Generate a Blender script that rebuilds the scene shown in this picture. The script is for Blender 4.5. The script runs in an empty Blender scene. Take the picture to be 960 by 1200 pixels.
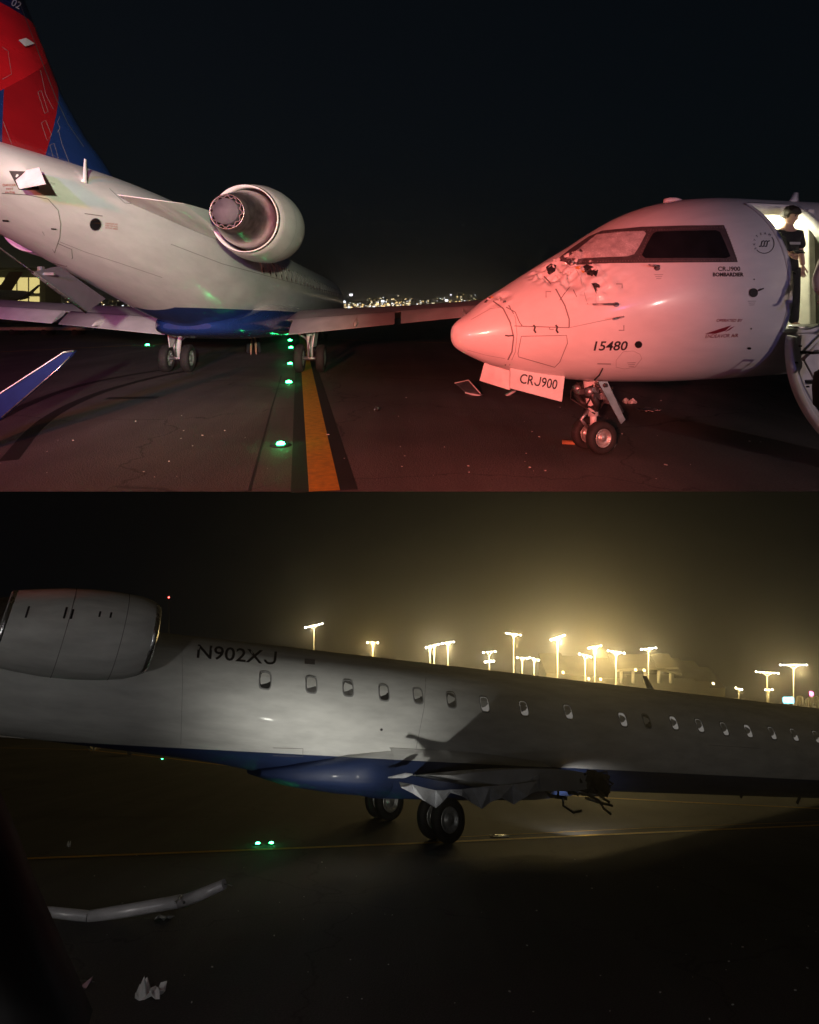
import bpy, bmesh, math, random
from mathutils import Vector, Matrix, noise
from mathutils.bvhtree import BVHTree
random.seed(7)
sc = bpy.context.scene
COL = sc.collection
R = math.radians

# ------------------------------------------------------------------ camera, sky, lights, exposure
F, HU, HV, CAMZ = 740.0, 480.0, 360.0, 2.0
cam_data = bpy.data.cameras.new('camera')
cam = bpy.data.objects.new('camera', cam_data); COL.objects.link(cam)
cam.location = (0, 0, CAMZ); cam.rotation_euler = (R(90), 0, 0)
cam_data.sensor_fit = 'VERTICAL'; cam_data.sensor_height = 36.0; cam_data.sensor_width = 36.0
cam_data.lens = 36.0 * F / 1200.0
cam_data.shift_y = -0.2
cam_data.clip_start = 0.05; cam_data.clip_end = 5000
sc.camera = cam

world = bpy.data.worlds.new('World'); sc.world = world; world.use_nodes = True
wn = world.node_tree.nodes; wl = world.node_tree.links
for n in list(wn): wn.remove(n)
sky = wn.new('ShaderNodeTexSky'); sky.sky_type = 'NISHITA'; sky.sun_disc = False
sky.sun_elevation = R(9); sky.sun_rotation = R(150)
bg = wn.new('ShaderNodeBackground'); bg.inputs[1].default_value = 0.0007
night = wn.new('ShaderNodeBackground'); night.inputs[0].default_value = (0.0012, 0.0020, 0.0030, 1); night.inputs[1].default_value = 1.0
addw = wn.new('ShaderNodeAddShader')
wo = wn.new('ShaderNodeOutputWorld')
wl.new(sky.outputs[0], bg.inputs[0]); wl.new(bg.outputs[0], addw.inputs[0]); wl.new(night.outputs[0], addw.inputs[1])
wl.new(addw.outputs[0], wo.inputs[0])

def light(name, kind, loc, energy, color, aim=None, cone=40, blend=0.5, size=0.15, angle=0.01):
    d = bpy.data.lights.new(name, kind); d.energy = energy; d.color = color
    o = bpy.data.objects.new(name, d); COL.objects.link(o); o.location = loc
    if kind == 'SPOT':
        d.spot_size = R(cone); d.spot_blend = blend; d.shadow_soft_size = size
    elif kind == 'POINT': d.shadow_soft_size = size
    elif kind == 'SUN': d.angle = angle
    if aim is not None:
        o.rotation_euler = (Vector(aim) - Vector(loc)).to_track_quat('-Z', 'Y').to_euler()
    return o

# moon-weak sun, then the headlamps and beacons of the emergency vehicles behind the camera
light('sun', 'SUN', (0, -20, 30), 0.004, (0.9, 0.95, 1.0), aim=(0, 20, 0), angle=R(8))
light('red_beacon', 'SPOT', (-6.5, -8.0, 2.4), 8200, (1.0, 0.13, 0.15), aim=(0.9, 8.2, 2.1), cone=20, blend=1.0, size=0.25)
light('floodlight', 'SPOT', (3.5, -12.0, 3.4), 25000, (0.96, 1.0, 0.68), aim=(-4.7, 13.5, 3.0), cone=20, blend=0.85, size=0.2)
light('scene_light', 'SPOT', (9.5, -2.0, 2.3), 860, (1.0, 0.74, 0.66), aim=(5.0, 9.0, 2.3), cone=44, blend=0.9, size=0.05)
light('red_rear_beacon', 'SPOT', (-3.5, -9.0, 3.4), 15500, (1.0, 0.21, 0.15), aim=(-4.6, 15.0, 1.2), cone=56, blend=0.5, size=0.3)
light('blue_beacon', 'SPOT', (-1.0, -14.0, 4.4), 14000, (0.38, 0.27, 1.0), aim=(-7.0, 10.0, 4.8), cone=30, blend=0.9, size=0.3)
light('blue_far_beacon', 'SPOT', (12.0, -14.0, 4.6), 1500, (0.36, 0.30, 1.0), aim=(5.5, 9.0, 4.2), cone=24, blend=0.9, size=0.3)

sc.view_settings.view_transform = 'Standard'; sc.view_settings.look = 'None'
sc.view_settings.gamma = 1.0; sc.view_settings.exposure = 0.0
sc.view_settings.use_curve_mapping = False
sc.render.engine = 'CYCLES'
cy = sc.cycles
cy.use_denoising = True
try: cy.denoiser = 'OPENIMAGEDENOISE'
except Exception: pass
cy.max_bounces = 4; cy.diffuse_bounces = 2; cy.glossy_bounces = 2; cy.transmission_bounces = 3
cy.volume_bounces = 0; cy.transparent_max_bounces = 6
cy.caustics_reflective = False; cy.caustics_refractive = False
cy.sample_clamp_indirect = 3.0

# ------------------------------------------------------------------ helpers
CAM = Vector((0, 0, CAMZ))
def ray(u, v): return Vector(((u - HU) / F, 1.0, -(v - HV) / F))
def at(u, v, Y): return CAM + ray(u, v) * Y
def onplane(u, v, p0, n):
    d = ray(u, v); return CAM + d * ((Vector(p0) - CAM).dot(n) / d.dot(n))
def gpt(u, v, z=0.0):                       # pixel -> upper ground
    return at(u, v, (CAMZ - z) * F / (v - HV))

def tag(o, label=None, cat=None, group=None, kind=None):
    if label: o['label'] = label
    if cat: o['category'] = cat
    if group: o['group'] = group
    if kind: o['kind'] = kind
    return o
def empty(name, M=None):
    o = bpy.data.objects.new(name, None); COL.objects.link(o); o.empty_display_size = 0.2
    if M is not None: o.matrix_world = M
    return o
def mesh_obj(name, me, mat=None, parent=None, M=None):
    o = bpy.data.objects.new(name, me); COL.objects.link(o)
    if mat is not None: me.materials.append(mat)
    if parent is not None: o.parent = parent
    if M is not None: o.matrix_world = M
    return o

class MB:
    """collects shapes into one mesh"""
    def __init__(s): s.v = []; s.f = []; s.sm = []
    def add(s, vs, fs, smooth=False, M=None):
        b = len(s.v)
        for p in vs:
            p = Vector(p); s.v.append(M @ p if M is not None else p)
        for f in fs: s.f.append([i + b for i in f]); s.sm.append(smooth)
        return s
    def box(s, c, d, M=None, rot=None, bev=0.0):
        x, y, z = d[0] / 2, d[1] / 2, d[2] / 2
        T = Matrix.Translation(Vector(c))
        if rot is not None: T = T @ rot.to_4x4()
        if M is not None: T = M @ T
        if bev <= 0:
            vs = [(a * x, b * y, e * z) for e in (-1, 1) for b in (-1, 1) for a in (-1, 1)]
            fs = [(0, 2, 3, 1), (4, 5, 7, 6), (0, 1, 5, 4), (2, 6, 7, 3), (0, 4, 6, 2), (1, 3, 7, 5)]
            return s.add(vs, fs, False, T)
        bm = bmesh.new(); bmesh.ops.create_cube(bm, size=1.0)
        for v in bm.verts: v.co = Vector((v.co.x * 2 * x, v.co.y * 2 * y, v.co.z * 2 * z))
        bmesh.ops.bevel(bm, geom=bm.edges[:], offset=bev, segments=2, affect='EDGES', profile=0.6)
        bm.verts.index_update()
        s.add([v.co.copy() for v in bm.verts], [[v.index for v in f.verts] for f in bm.faces], False, T)
        bm.free(); return s
    def tube(s, pts, rad, n=10, caps=True, smooth=True, M=None):
        pts = [Vector(p) for p in pts]
        if not isinstance(rad, (list, tuple)): rad = [rad] * len(pts)
        vs, fs = [], []
        prev = None
        for i, p in enumerate(pts):
            t = (pts[min(i + 1, len(pts) - 1)] - pts[max(i - 1, 0)]).normalized()
            if prev is None:
                a = Vector((0, 0, 1)) if abs(t.z) < 0.9 else Vector((1, 0, 0))
                nx = t.cross(a).normalized()
            else:
                nx = (prev - t * prev.dot(t)).normalized()
            prev = nx; ny = t.cross(nx)
            for k in range(n):
                a = 2 * math.pi * k / n
                vs.append(p + (nx * math.cos(a) + ny * math.sin(a)) * rad[i])
        for i in range(len(pts) - 1):
            for k in range(n):
                k2 = (k + 1) % n
                fs.append((i * n + k, i * n + k2, (i + 1) * n + k2, (i + 1) * n + k))
        s.add(vs, fs, smooth, M)
        if caps:
            b = len(s.v) - len(vs)
            s.f.append([b + k for k in reversed(range(n))]); s.sm.append(False)
            s.f.append([b + (len(pts) - 1) * n + k for k in range(n)]); s.sm.append(False)
        return s
    def lathe(s, prof, n=24, M=None, smooth=True):
        """prof: list of (axial x, radius) revolved about local x"""
        vs, fs = [], []
        for (x, r) in prof:
            for k in range(n):
                a = 2 * math.pi * k / n
                vs.append((x, r * math.cos(a), r * math.sin(a)))
        for i in range(len(prof) - 1):
            for k in range(n):
                k2 = (k + 1) % n
                fs.append((i * n + k, (i + 1) * n + k, (i + 1) * n + k2, i * n + k2))
        return s.add(vs, fs, smooth, M)
    def loft(s, rings, closed=True, caps=True, smooth=True, M=None):
        n = len(rings[0]); vs = [p for r in rings for p in r]; fs = []
        for i in range(len(rings) - 1):
            for k in range(n if closed else n - 1):
                k2 = (k + 1) % n
                fs.append((i * n + k, i * n + k2, (i + 1) * n + k2, (i + 1) * n + k))
        s.add(vs, fs, smooth, M)
        if caps and closed:
            b = len(s.v) - len(vs)
            s.f.append([b + k for k in reversed(range(n))]); s.sm.append(False)
            s.f.append([b + (len(rings) - 1) * n + k for k in range(n)]); s.sm.append(False)
        return s
    def prism(s, poly, off, M=None):
        """poly: 3D points in a plane; off: extrusion vector"""
        n = len(poly); vs = [Vector(p) for p in poly] + [Vector(p) + Vector(off) for p in poly]
        fs = [list(range(n)), [n + k for k in reversed(range(n))]]
        for k in range(n): fs.append([k, n + k, n + (k + 1) % n, (k + 1) % n])
        return s.add(vs, fs, False, M)
    def build(s, name, mat, parent=None, M=None, fix=True):
        me = bpy.data.meshes.new(name)
        me.from_pydata([tuple(p) for p in s.v], [], s.f)
        me.polygons.foreach_set('use_smooth', s.sm)
        if fix:
            bm = bmesh.new(); bm.from_mesh(me); bmesh.ops.recalc_face_normals(bm, faces=bm.faces[:]); bm.to_mesh(me); bm.free()
        me.update()
        return mesh_obj(name, me, mat, parent, M)

def copy_tree(o, parent=None):
    c = o.copy(); COL.objects.link(c)
    if parent is not None: c.parent = parent
    for ch in o.children: copy_tree(ch, c)
    return c

# ------------------------------------------------------------------ materials
def new_mat(name):
    m = bpy.data.materials.new(name); m.use_nodes = True
    nt = m.node_tree; b = nt.nodes['Principled BSDF']
    return m, nt, b
def C4(c): return (c[0], c[1], c[2], 1.0)
def plain(name, col, rough=0.5, metal=0.0, emit=None, estr=0.0, vary=0.12, nscale=6.0, bump=0.0, bscale=40.0, coat=0.0):
    m, nt, b = new_mat(name)
    N, L = nt.nodes, nt.links
    tc = N.new('ShaderNodeTexCoord')
    nz = N.new('ShaderNodeTexNoise'); nz.inputs['Scale'].default_value = nscale; nz.inputs['Detail'].default_value = 5
    L.new(tc.outputs['Object'], nz.inputs['Vector'])
    mp = N.new('ShaderNodeMapRange'); mp.inputs['From Min'].default_value = 0.3; mp.inputs['From Max'].default_value = 0.7
    mp.inputs['To Min'].default_value = 1 - vary; mp.inputs['To Max'].default_value = 1 + vary
    L.new(nz.outputs['Fac'], mp.inputs['Value'])
    mx = N.new('ShaderNodeVectorMath'); mx.operation = 'SCALE'; mx.inputs[0].default_value = col
    L.new(mp.outputs[0], mx.inputs['Scale']); L.new(mx.outputs[0], b.inputs['Base Color'])
    mr = N.new('ShaderNodeMapRange'); mr.inputs['To Min'].default_value = max(0.02, rough - 0.08); mr.inputs['To Max'].default_value = min(1, rough + 0.08)
    L.new(nz.outputs['Fac'], mr.inputs['Value']); L.new(mr.outputs[0], b.inputs['Roughness'])
    b.inputs['Metallic'].default_value = metal
    if coat: b.inputs['Coat Weight'].default_value = coat
    if bump:
        n2 = N.new('ShaderNodeTexNoise'); n2.inputs['Scale'].default_value = bscale; n2.inputs['Detail'].default_value = 4
        L.new(tc.outputs['Object'], n2.inputs['Vector'])
        bp = N.new('ShaderNodeBump'); bp.inputs['Strength'].default_value = bump; bp.inputs['Distance'].default_value = 0.02
        L.new(n2.outputs['Fac'], bp.inputs['Height']); L.new(bp.outputs[0], b.inputs['Normal'])
    if emit is not None:
        b.inputs['Emission Color'].default_value = C4(emit); b.inputs['Emission Strength'].default_value = estr
        m.cycles.emission_sampling = 'NONE'
    return m

def paint(name, base, layers=(), rough=0.3, dirt=0.10, coat=0.3, wobble=0.0):
    """aircraft paint: base colour plus painted fields, each field the product of half-spaces n.p > d in object space"""
    m, nt, b = new_mat(name)
    N, L = nt.nodes, nt.links
    tc = N.new('ShaderNodeTexCoord')
    cur = N.new('ShaderNodeRGB'); cur.outputs[0].default_value = C4(base); cur = cur.outputs[0]
    for planes, col in layers:
        mask = None
        for (nx, ny, nz_, d) in planes:
            dt = N.new('ShaderNodeVectorMath'); dt.operation = 'DOT_PRODUCT'; dt.inputs[1].default_value = (nx, ny, nz_)
            L.new(tc.outputs['Object'], dt.inputs[0])
            g = N.new('ShaderNodeMath'); g.operation = 'GREATER_THAN'; g.inputs[1].default_value = d
            L.new(dt.outputs['Value'], g.inputs[0])
            if mask is None: mask = g.outputs[0]
            else:
                mm = N.new('ShaderNodeMath'); mm.operation = 'MULTIPLY'
                L.new(mask, mm.inputs[0]); L.new(g.outputs[0], mm.inputs[1]); mask = mm.outputs[0]
        mx = N.new('ShaderNodeMix'); mx.data_type = 'RGBA'
        L.new(mask, mx.inputs['Factor']); L.new(cur, mx.inputs[6]); mx.inputs[7].default_value = C4(col)
        cur = mx.outputs[2]
    # grime: streaks running back along the skin, and fine specks
    mp = N.new('ShaderNodeMapping'); mp.inputs['Scale'].default_value = (0.5, 3.0, 2.0)
    L.new(tc.outputs['Object'], mp.inputs['Vector'])
    nz = N.new('ShaderNodeTexNoise'); nz.inputs['Scale'].default_value = 1.6; nz.inputs['Detail'].default_value = 7; nz.inputs['Roughness'].default_value = 0.62
    L.new(mp.outputs[0], nz.inputs['Vector'])
    mr = N.new('ShaderNodeMapRange'); mr.inputs['From Min'].default_value = 0.35; mr.inputs['From Max'].default_value = 0.7
    mr.inputs['To Min'].default_value = 1.0; mr.inputs['To Max'].default_value = 1.0 - dirt * 2
    L.new(nz.outputs['Fac'], mr.inputs['Value'])
    sc_ = N.new('ShaderNodeVectorMath'); sc_.operation = 'SCALE'
    L.new(cur, sc_.inputs[0]); L.new(mr.outputs[0], sc_.inputs['Scale'])
    L.new(sc_.outputs[0], b.inputs['Base Color'])
    rr = N.new('ShaderNodeMapRange'); rr.inputs['To Min'].default_value = rough - 0.08; rr.inputs['To Max'].default_value = rough + 0.18
    L.new(nz.outputs['Fac'], rr.inputs['Value']); L.new(rr.outputs[0], b.inputs['Roughness'])
    b.inputs['Coat Weight'].default_value = coat; b.inputs['Coat Roughness'].default_value = 0.12
    # gentle skin waviness
    n2 = N.new('ShaderNodeTexNoise'); n2.inputs['Scale'].default_value = 2.2; n2.inputs['Detail'].default_value = 2
    L.new(tc.outputs['Object'], n2.inputs['Vector'])
    bp = N.new('ShaderNodeBump'); bp.inputs['Strength'].default_value = 0.12; bp.inputs['Distance'].default_value = 0.03
    L.new(n2.outputs['Fac'], bp.inputs['Height']); L.new(bp.outputs[0], b.inputs['Normal'])
    return m

def asphalt(name, dark=1.0, joint=7.5):
    m, nt, b = new_mat(name)
    N, L = nt.nodes, nt.links
    tc = N.new('ShaderNodeTexCoord')
    big = N.new('ShaderNodeTexNoise'); big.inputs['Scale'].default_value = 0.22; big.inputs['Detail'].default_value = 6; big.inputs['Roughness'].default_value = 0.6
    fine = N.new('ShaderNodeTexNoise'); fine.inputs['Scale'].default_value = 38; fine.inputs['Detail'].default_value = 5; fine.inputs['Roughness'].default_value = 0.7
    vor = N.new('ShaderNodeTexVoronoi'); vor.inputs['Scale'].default_value = 55
    strk = N.new('ShaderNodeTexNoise'); strk.inputs['Scale'].default_value = 1.0; strk.inputs['Detail'].default_value = 4
    mp = N.new('ShaderNodeMapping'); mp.inputs['Scale'].default_value = (1.2, 0.06, 1)
    L.new(tc.outputs['Object'], mp.inputs['Vector']); L.new(mp.outputs[0], strk.inputs['Vector'])
    for n_ in (big, fine, vor): L.new(tc.outputs['Object'], n_.inputs['Vector'])
    r1 = N.new('ShaderNodeValToRGB')
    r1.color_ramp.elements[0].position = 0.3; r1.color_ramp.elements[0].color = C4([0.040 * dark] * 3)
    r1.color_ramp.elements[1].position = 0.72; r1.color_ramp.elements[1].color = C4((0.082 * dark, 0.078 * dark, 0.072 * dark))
    L.new(big.outputs['Fac'], r1.inputs['Fac'])
    m1 = N.new('ShaderNodeMapRange'); m1.inputs['From Min'].default_value = 0.3; m1.inputs['From Max'].default_value = 0.75
    m1.inputs['To Min'].default_value = 0.55; m1.inputs['To Max'].default_value = 1.6
    L.new(fine.outputs['Fac'], m1.inputs['Value'])
    m2 = N.new('ShaderNodeMapRange'); m2.inputs['From Min'].default_value = 0.3; m2.inputs['From Max'].default_value = 0.7
    m2.inputs['To Min'].default_value = 0.75; m2.inputs['To Max'].default_value = 1.2
    L.new(strk.outputs['Fac'], m2.inputs['Value'])
    mu = N.new('ShaderNodeMath'); mu.operation = 'MULTIPLY'; L.new(m1.outputs[0], mu.inputs[0]); L.new(m2.outputs[0], mu.inputs[1])
    s1 = N.new('ShaderNodeVectorMath'); s1.operation = 'SCALE'; L.new(r1.outputs[0], s1.inputs[0]); L.new(mu.outputs[0], s1.inputs['Scale'])
    wv = N.new('ShaderNodeTexNoise'); wv.inputs['Scale'].default_value = 0.9; wv.inputs['Detail'].default_value = 5
    L.new(tc.outputs['Object'], wv.inputs['Vector'])
    wm = N.new('ShaderNodeVectorMath'); wm.operation = 'MULTIPLY_ADD'; wm.inputs[1].default_value = (1.6, 1.6, 0); L.new(wv.outputs['Color'], wm.inputs[0]); L.new(tc.outputs['Object'], wm.inputs[2])
    vk = N.new('ShaderNodeTexVoronoi'); vk.feature = 'DISTANCE_TO_EDGE'; vk.inputs['Scale'].default_value = 0.21; L.new(wm.outputs[0], vk.inputs['Vector'])
    ck_ = N.new('ShaderNodeMapRange'); ck_.inputs['From Max'].default_value = 0.006; ck_.inputs['To Min'].default_value = 0.45; ck_.inputs['To Max'].default_value = 1.0; L.new(vk.outputs['Distance'], ck_.inputs['Value'])
    s2 = N.new('ShaderNodeVectorMath'); s2.operation = 'SCALE'; L.new(s1.outputs[0], s2.inputs[0]); L.new(ck_.outputs[0], s2.inputs['Scale'])
    L.new(s2.outputs[0], b.inputs['Base Color'])
    rr = N.new('ShaderNodeMapRange'); rr.inputs['To Min'].default_value = 0.62; rr.inputs['To Max'].default_value = 0.92
    L.new(big.outputs['Fac'], rr.inputs['Value']); L.new(rr.outputs[0], b.inputs['Roughness'])
    ad = N.new('ShaderNodeMath'); ad.operation = 'ADD'; L.new(fine.outputs['Fac'], ad.inputs[0]); L.new(vor.outputs['Distance'], ad.inputs[1])
    bp = N.new('ShaderNodeBump'); bp.inputs['Strength'].default_value = 0.55; bp.inputs['Distance'].default_value = 0.012
    L.new(ad.outputs[0], bp.inputs['Height']); L.new(bp.outputs[0], b.inputs['Normal'])
    return m

WHITE = (0.78, 0.78, 0.76); NAVY = (0.010, 0.022, 0.11); BLUE = (0.014, 0.042, 0.18); RED = (0.62, 0.012, 0.02); DRED = (0.36, 0.008, 0.014)
M = {}
M['white_metal'] = plain('white_metal', (0.7, 0.7, 0.68), 0.4)
M['grey_metal'] = plain('grey_metal', (0.32, 0.32, 0.33), 0.38, 0.8, vary=0.25)
M['bright_metal'] = plain('bright_metal', (0.62, 0.62, 0.64), 0.28, 0.95, vary=0.2, nscale=9)
M['core_metal'] = plain('core_metal', (0.33, 0.30, 0.29), 0.34, 0.9, vary=0.35, nscale=7)
M['dark_metal'] = plain('dark_metal', (0.07, 0.065, 0.065), 0.45, 0.7, vary=0.3)
M['rubber'] = plain('rubber', (0.022, 0.021, 0.020), 0.75, vary=0.3, nscale=14, bump=0.2, bscale=60)
M['black'] = plain('black', (0.012, 0.012, 0.013), 0.5)
M['seam'] = plain('seam', (0.20, 0.18, 0.18), 0.7)
M['ink'] = plain('ink', (0.025, 0.022, 0.025), 0.5, vary=0.05)
M['red_ink'] = plain('red_ink', (0.45, 0.02, 0.02), 0.5, vary=0.05)
M['dark_red_ink'] = plain('dark_red_ink', (0.20, 0.012, 0.03), 0.5, vary=0.05)
M['grey_ink'] = plain('grey_ink', (0.34, 0.33, 0.33), 0.6)
M['glass_dark'] = plain('glass_dark', (0.012, 0.013, 0.015), 0.08, vary=0.2, coat=0.5)
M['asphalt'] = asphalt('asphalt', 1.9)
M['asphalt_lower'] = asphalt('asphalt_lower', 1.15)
M['yellow'] = plain('yellow', (0.72, 0.40, 0.035), 0.65, vary=0.22, nscale=9, bump=0.3, bscale=70)
M['black_border'] = plain('black_border', (0.020, 0.020, 0.021), 0.75, vary=0.3, nscale=5, bump=0.3)
M['tyre_mark'] = plain('tyre_mark', (0.016, 0.015, 0.015), 0.7, vary=0.35, nscale=3)
M['green_lens'] = plain('green_lens', (0.02, 0.5, 0.12), 0.3, emit=(0.03, 1.0, 0.22), estr=55)
M['wing_grey'] = plain('wing_grey', (0.50, 0.50, 0.52), 0.42, vary=0.12, nscale=2.5)
M['door_grey'] = plain('door_grey', (.13, .10, .13), .6)
M['fair_blue'] = plain('fair_blue', (0.03, 0.06, 0.2), 0.35)

# ------------------------------------------------------------------ the setting: upper taxiway
YE = CAMZ * F / (576 - HV)                                   # near limit of the upper pavement
def sheet(name, poly, mat, parent=None, Mx=None):
    return MB().add(poly, [list(range(len(poly)))], False).build(name, mat, parent, Mx, fix=False)
taxi = MB().add([(-900, YE, 0), (900, YE, 0), (900, 1500, 0), (-900, 1500, 0), (-900, -60, 0), (900, -60, 0), (900, 1.7, 0), (-900, 1.7, 0)], [(0, 1, 2, 3), (4, 5, 6, 7)]).build('taxiway', M['asphalt'], fix=False)  # second quad is unseen, added to block lamp spill onto the lower taxiway
tag(taxi, 'dark asphalt taxiway under the two upper aircraft', 'taxiway', kind='structure')
def strip(name, pts, widths, z, mat, parent):
    mb = MB(); vs = []; n = len(pts)
    for i, p in enumerate(pts):
        p = Vector((p[0], p[1], 0)); a = Vector((*pts[max(i - 1, 0)][:2], 0)); b = Vector((*pts[min(i + 1, n - 1)][:2], 0))
        t = (b - a).normalized(); nrm = Vector((-t.y, t.x, 0)); w = widths[i] if isinstance(widths, (list, tuple)) else widths
        vs += [p + nrm * w / 2 + Vector((0, 0, z)), p - nrm * w / 2 + Vector((0, 0, z))]
    fs = [(2 * i, 2 * i + 1, 2 * i + 3, 2 * i + 2) for i in range(n - 1)]
    mb.add(vs, fs)
    return mb.build(name, mat, parent, fix=False)
p0 = gpt(380.5, 576); p1 = gpt(359.5, 433); dline = (p1 - p0).normalized()
far = p0 + dline * 60
near_p = p0
strip('black_border', [near_p, far], 0.72, 0.004, M['black_border'], taxi)
strip('centre_line', [near_p, far], 0.335, 0.008, M['yellow'], taxi)
strip('edge_line', [gpt(-30, 414), gpt(90, 408), gpt(215, 402), gpt(330, 399.5), gpt(352, 399)], 0.16, 0.004, M['yellow'], taxi)
strip('edge_line', [gpt(390, 398), gpt(560, 403), gpt(700, 408), gpt(990, 418)], 0.13, 0.004, M['yellow'], taxi)
def curve_px(pts, n=24):
    out = []
    for i in range(len(pts) - 1):
        a = Vector(pts[max(i - 1, 0)]); b = Vector(pts[i]); c = Vector(pts[i + 1]); d = Vector(pts[min(i + 2, len(pts) - 1)])
        for k in range(n):
            t = k / n
            out.append(0.5 * ((2 * b) + (-a + c) * t + (2 * a - 5 * b + 4 * c - d) * t * t + (-a + 3 * b - 3 * c + d) * t ** 3))
    out.append(Vector(pts[-1])); return out
for pts, w in ((((196, 433), (150, 440), (90, 453), (30, 475), (-40, 510)), 0.22), (((222, 434), (170, 445), (105, 465), (50, 495), (10, 540)), 0.22)):
    strip('tyre_mark', [gpt(*p) for p in curve_px(pts, 8)], w, 0.004, M['tyre_mark'], taxi)
strip('pavement_joint', [gpt(330, 440), gpt(318, 480), gpt(302, 540), gpt(292, 576)], 0.03, 0.004, M['black_border'], taxi)
strip('pavement_joint', [gpt(420, 441), gpt(640, 450), gpt(960, 460)], 0.03, 0.004, M['black_border'], taxi)
strip('tar_patch', [gpt(125, 467), gpt(150, 466.5), gpt(185, 466)], 0.34, 0.004, M['tyre_mark'], taxi)

def inset_light(name, p, label, grp, up=Vector((0, 0, 1)), sc_=1.0, power=1.2):
    q = up.to_track_quat('Z', 'Y').to_matrix().to_4x4()
    root = empty(name, Matrix.Translation(p) @ q)
    tag(root, label, 'runway light', grp)
    Mz = Matrix.Rotation(-math.pi / 2, 4, 'Y')
    MB().lathe([(0.0, 0.16 * sc_), (0.012, 0.15 * sc_), (0.02, 0.11 * sc_), (0.02, 0.0)], 20, Mz).build('housing', M['dark_metal'], root)
    MB().lathe([(0.016, 0.065 * sc_), (0.035 * sc_ + 0.012, 0.05 * sc_), (0.05 * sc_ + 0.012, 0.0)], 14, Mz).build('lens', M['green_lens'], root)
    l = light('green_glow', 'POINT', p + up * 0.12, power, (0.05, 1.0, 0.25), size=0.05)
    l.parent = root; l.matrix_parent_inverse = root.matrix_world.inverted()
    return root
gl = [((329, 522), 'green inset light nearest the viewer beside the yellow line', 1.0),
      ((338.5, 449), 'green inset light beside the top end of the yellow line', 1.3),
      ((340, 427), 'green inset light left of the rear aircraft right main wheels', 1.3),
      ((341, 408), 'green inset light just under the blue belly, lower of the pair', 1.6),
      ((340, 399.5), 'farthest green inset light glowing under the blue belly', 1.8),
      ((173, 405), 'tiny green light on the taxiway left of the left main wheels', 1.6)]
for (uv, lb, s_) in gl:
    inset_light('taxiway_light', gpt(*uv), lb, 'green taxiway lights of the upper taxiway', sc_=s_)

# ------------------------------------------------------------------ aircraft geometry
# local frame: +X forward, +Y left, +Z up, station s = -x from the nose tip, z = 0 on the cabin axis
ST = [(0.0, -.56, -.56, 0.0), (0.03, -.44, -.67, .10), (0.1, -.37, -.74, .18), (.25, -.276, -.825, .28), (.5, -.102, -.938, .42), (.8, .057, -1.035, .56),
      (1.15, .246, -1.117, .70), (1.5, .43, -1.178, .83), (1.9, .636, -1.227, .96), (2.3, .856, -1.268, 1.07), (2.7, 1.051, -1.294, 1.16),
      (3.2, 1.213, -1.322, 1.245), (3.8, 1.31, -1.335, 1.31), (4.4, 1.345, -1.345, 1.345), (8, 1.345, -1.345, 1.345), (14, 1.345, -1.345, 1.345), (20, 1.345, -1.345, 1.345),
      (24, 1.345, -1.345, 1.345), (25.2, 1.345, -1.25, 1.34), (26.6, 1.345, -1.02, 1.31), (28, 1.335, -.72, 1.23), (29.5, 1.30, -.40, 1.10), (31, 1.22, -.08, .92),
      (32.5, 1.10, .22, .70), (34, .98, .47, .46), (35.4, .88, .64, .22), (36.0, .80, .74, .06)]
def st_at(s):
    s = min(max(s, ST[0][0]), ST[-1][0])
    for i in range(len(ST) - 1):
        if s <= ST[i + 1][0]: break
    a, b = ST[i], ST[i + 1]; h = b[0] - a[0]; t = (s - a[0]) / h
    out = []
    for k in (1, 2, 3):
        def slope(j):
            if j <= 0: return (ST[1][k] - ST[0][k]) / (ST[1][0] - ST[0][0])
            if j >= len(ST) - 1: return (ST[-1][k] - ST[-2][k]) / (ST[-1][0] - ST[-2][0])
            d0 = (ST[j][k] - ST[j - 1][k]) / (ST[j][0] - ST[j - 1][0]); d1 = (ST[j + 1][k] - ST[j][k]) / (ST[j + 1][0] - ST[j][0])
            return 0.0 if d0 * d1 <= 0 else 2 * d0 * d1 / (d0 + d1)
        m0, m1 = slope(i), slope(i + 1)
        out.append((2 * t ** 3 - 3 * t * t + 1) * a[k] + (t ** 3 - 2 * t * t + t) * h * m0 + (-2 * t ** 3 + 3 * t * t) * b[k] + (t ** 3 - t * t) * h * m1)
    return out
def skin(s, al, off=0.0):
    tp, bt, w = st_at(s); zc = (tp + bt) / 2; h = (tp - bt) / 2
    if abs(off) > 0: w += off; h += off
    return Vector((-s, w * math.cos(al), zc + h * math.sin(al)))

def fuselage_mesh(ss, nseg=96, hole=None, dent=None):
    vs, fs = [], []
    for s in ss:
        for k in range(nseg):
            p = skin(s, 2 * math.pi * k / nseg)
            if dent: p = dent(p, s, 2 * math.pi * k / nseg)
            vs.append(p)
    for i in range(len(ss) - 1):
        for k in range(nseg):
            k2 = (k + 1) % nseg
            a = (k + 0.5) * 360 / nseg
            if a > 180: a -= 360
            sm = (ss[i] + ss[i + 1]) / 2
            if hole and hole[0] < sm < hole[1] and hole[2] < a < hole[3]: continue
            fs.append((i * nseg + k, (i + 1) * nseg + k, (i + 1) * nseg + k2, i * nseg + k2))
    return vs, fs
def frange(a, b, st):
    n = max(1, int(round((b - a) / st))); return [a + (b - a) * i / n for i in range(n)]

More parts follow.
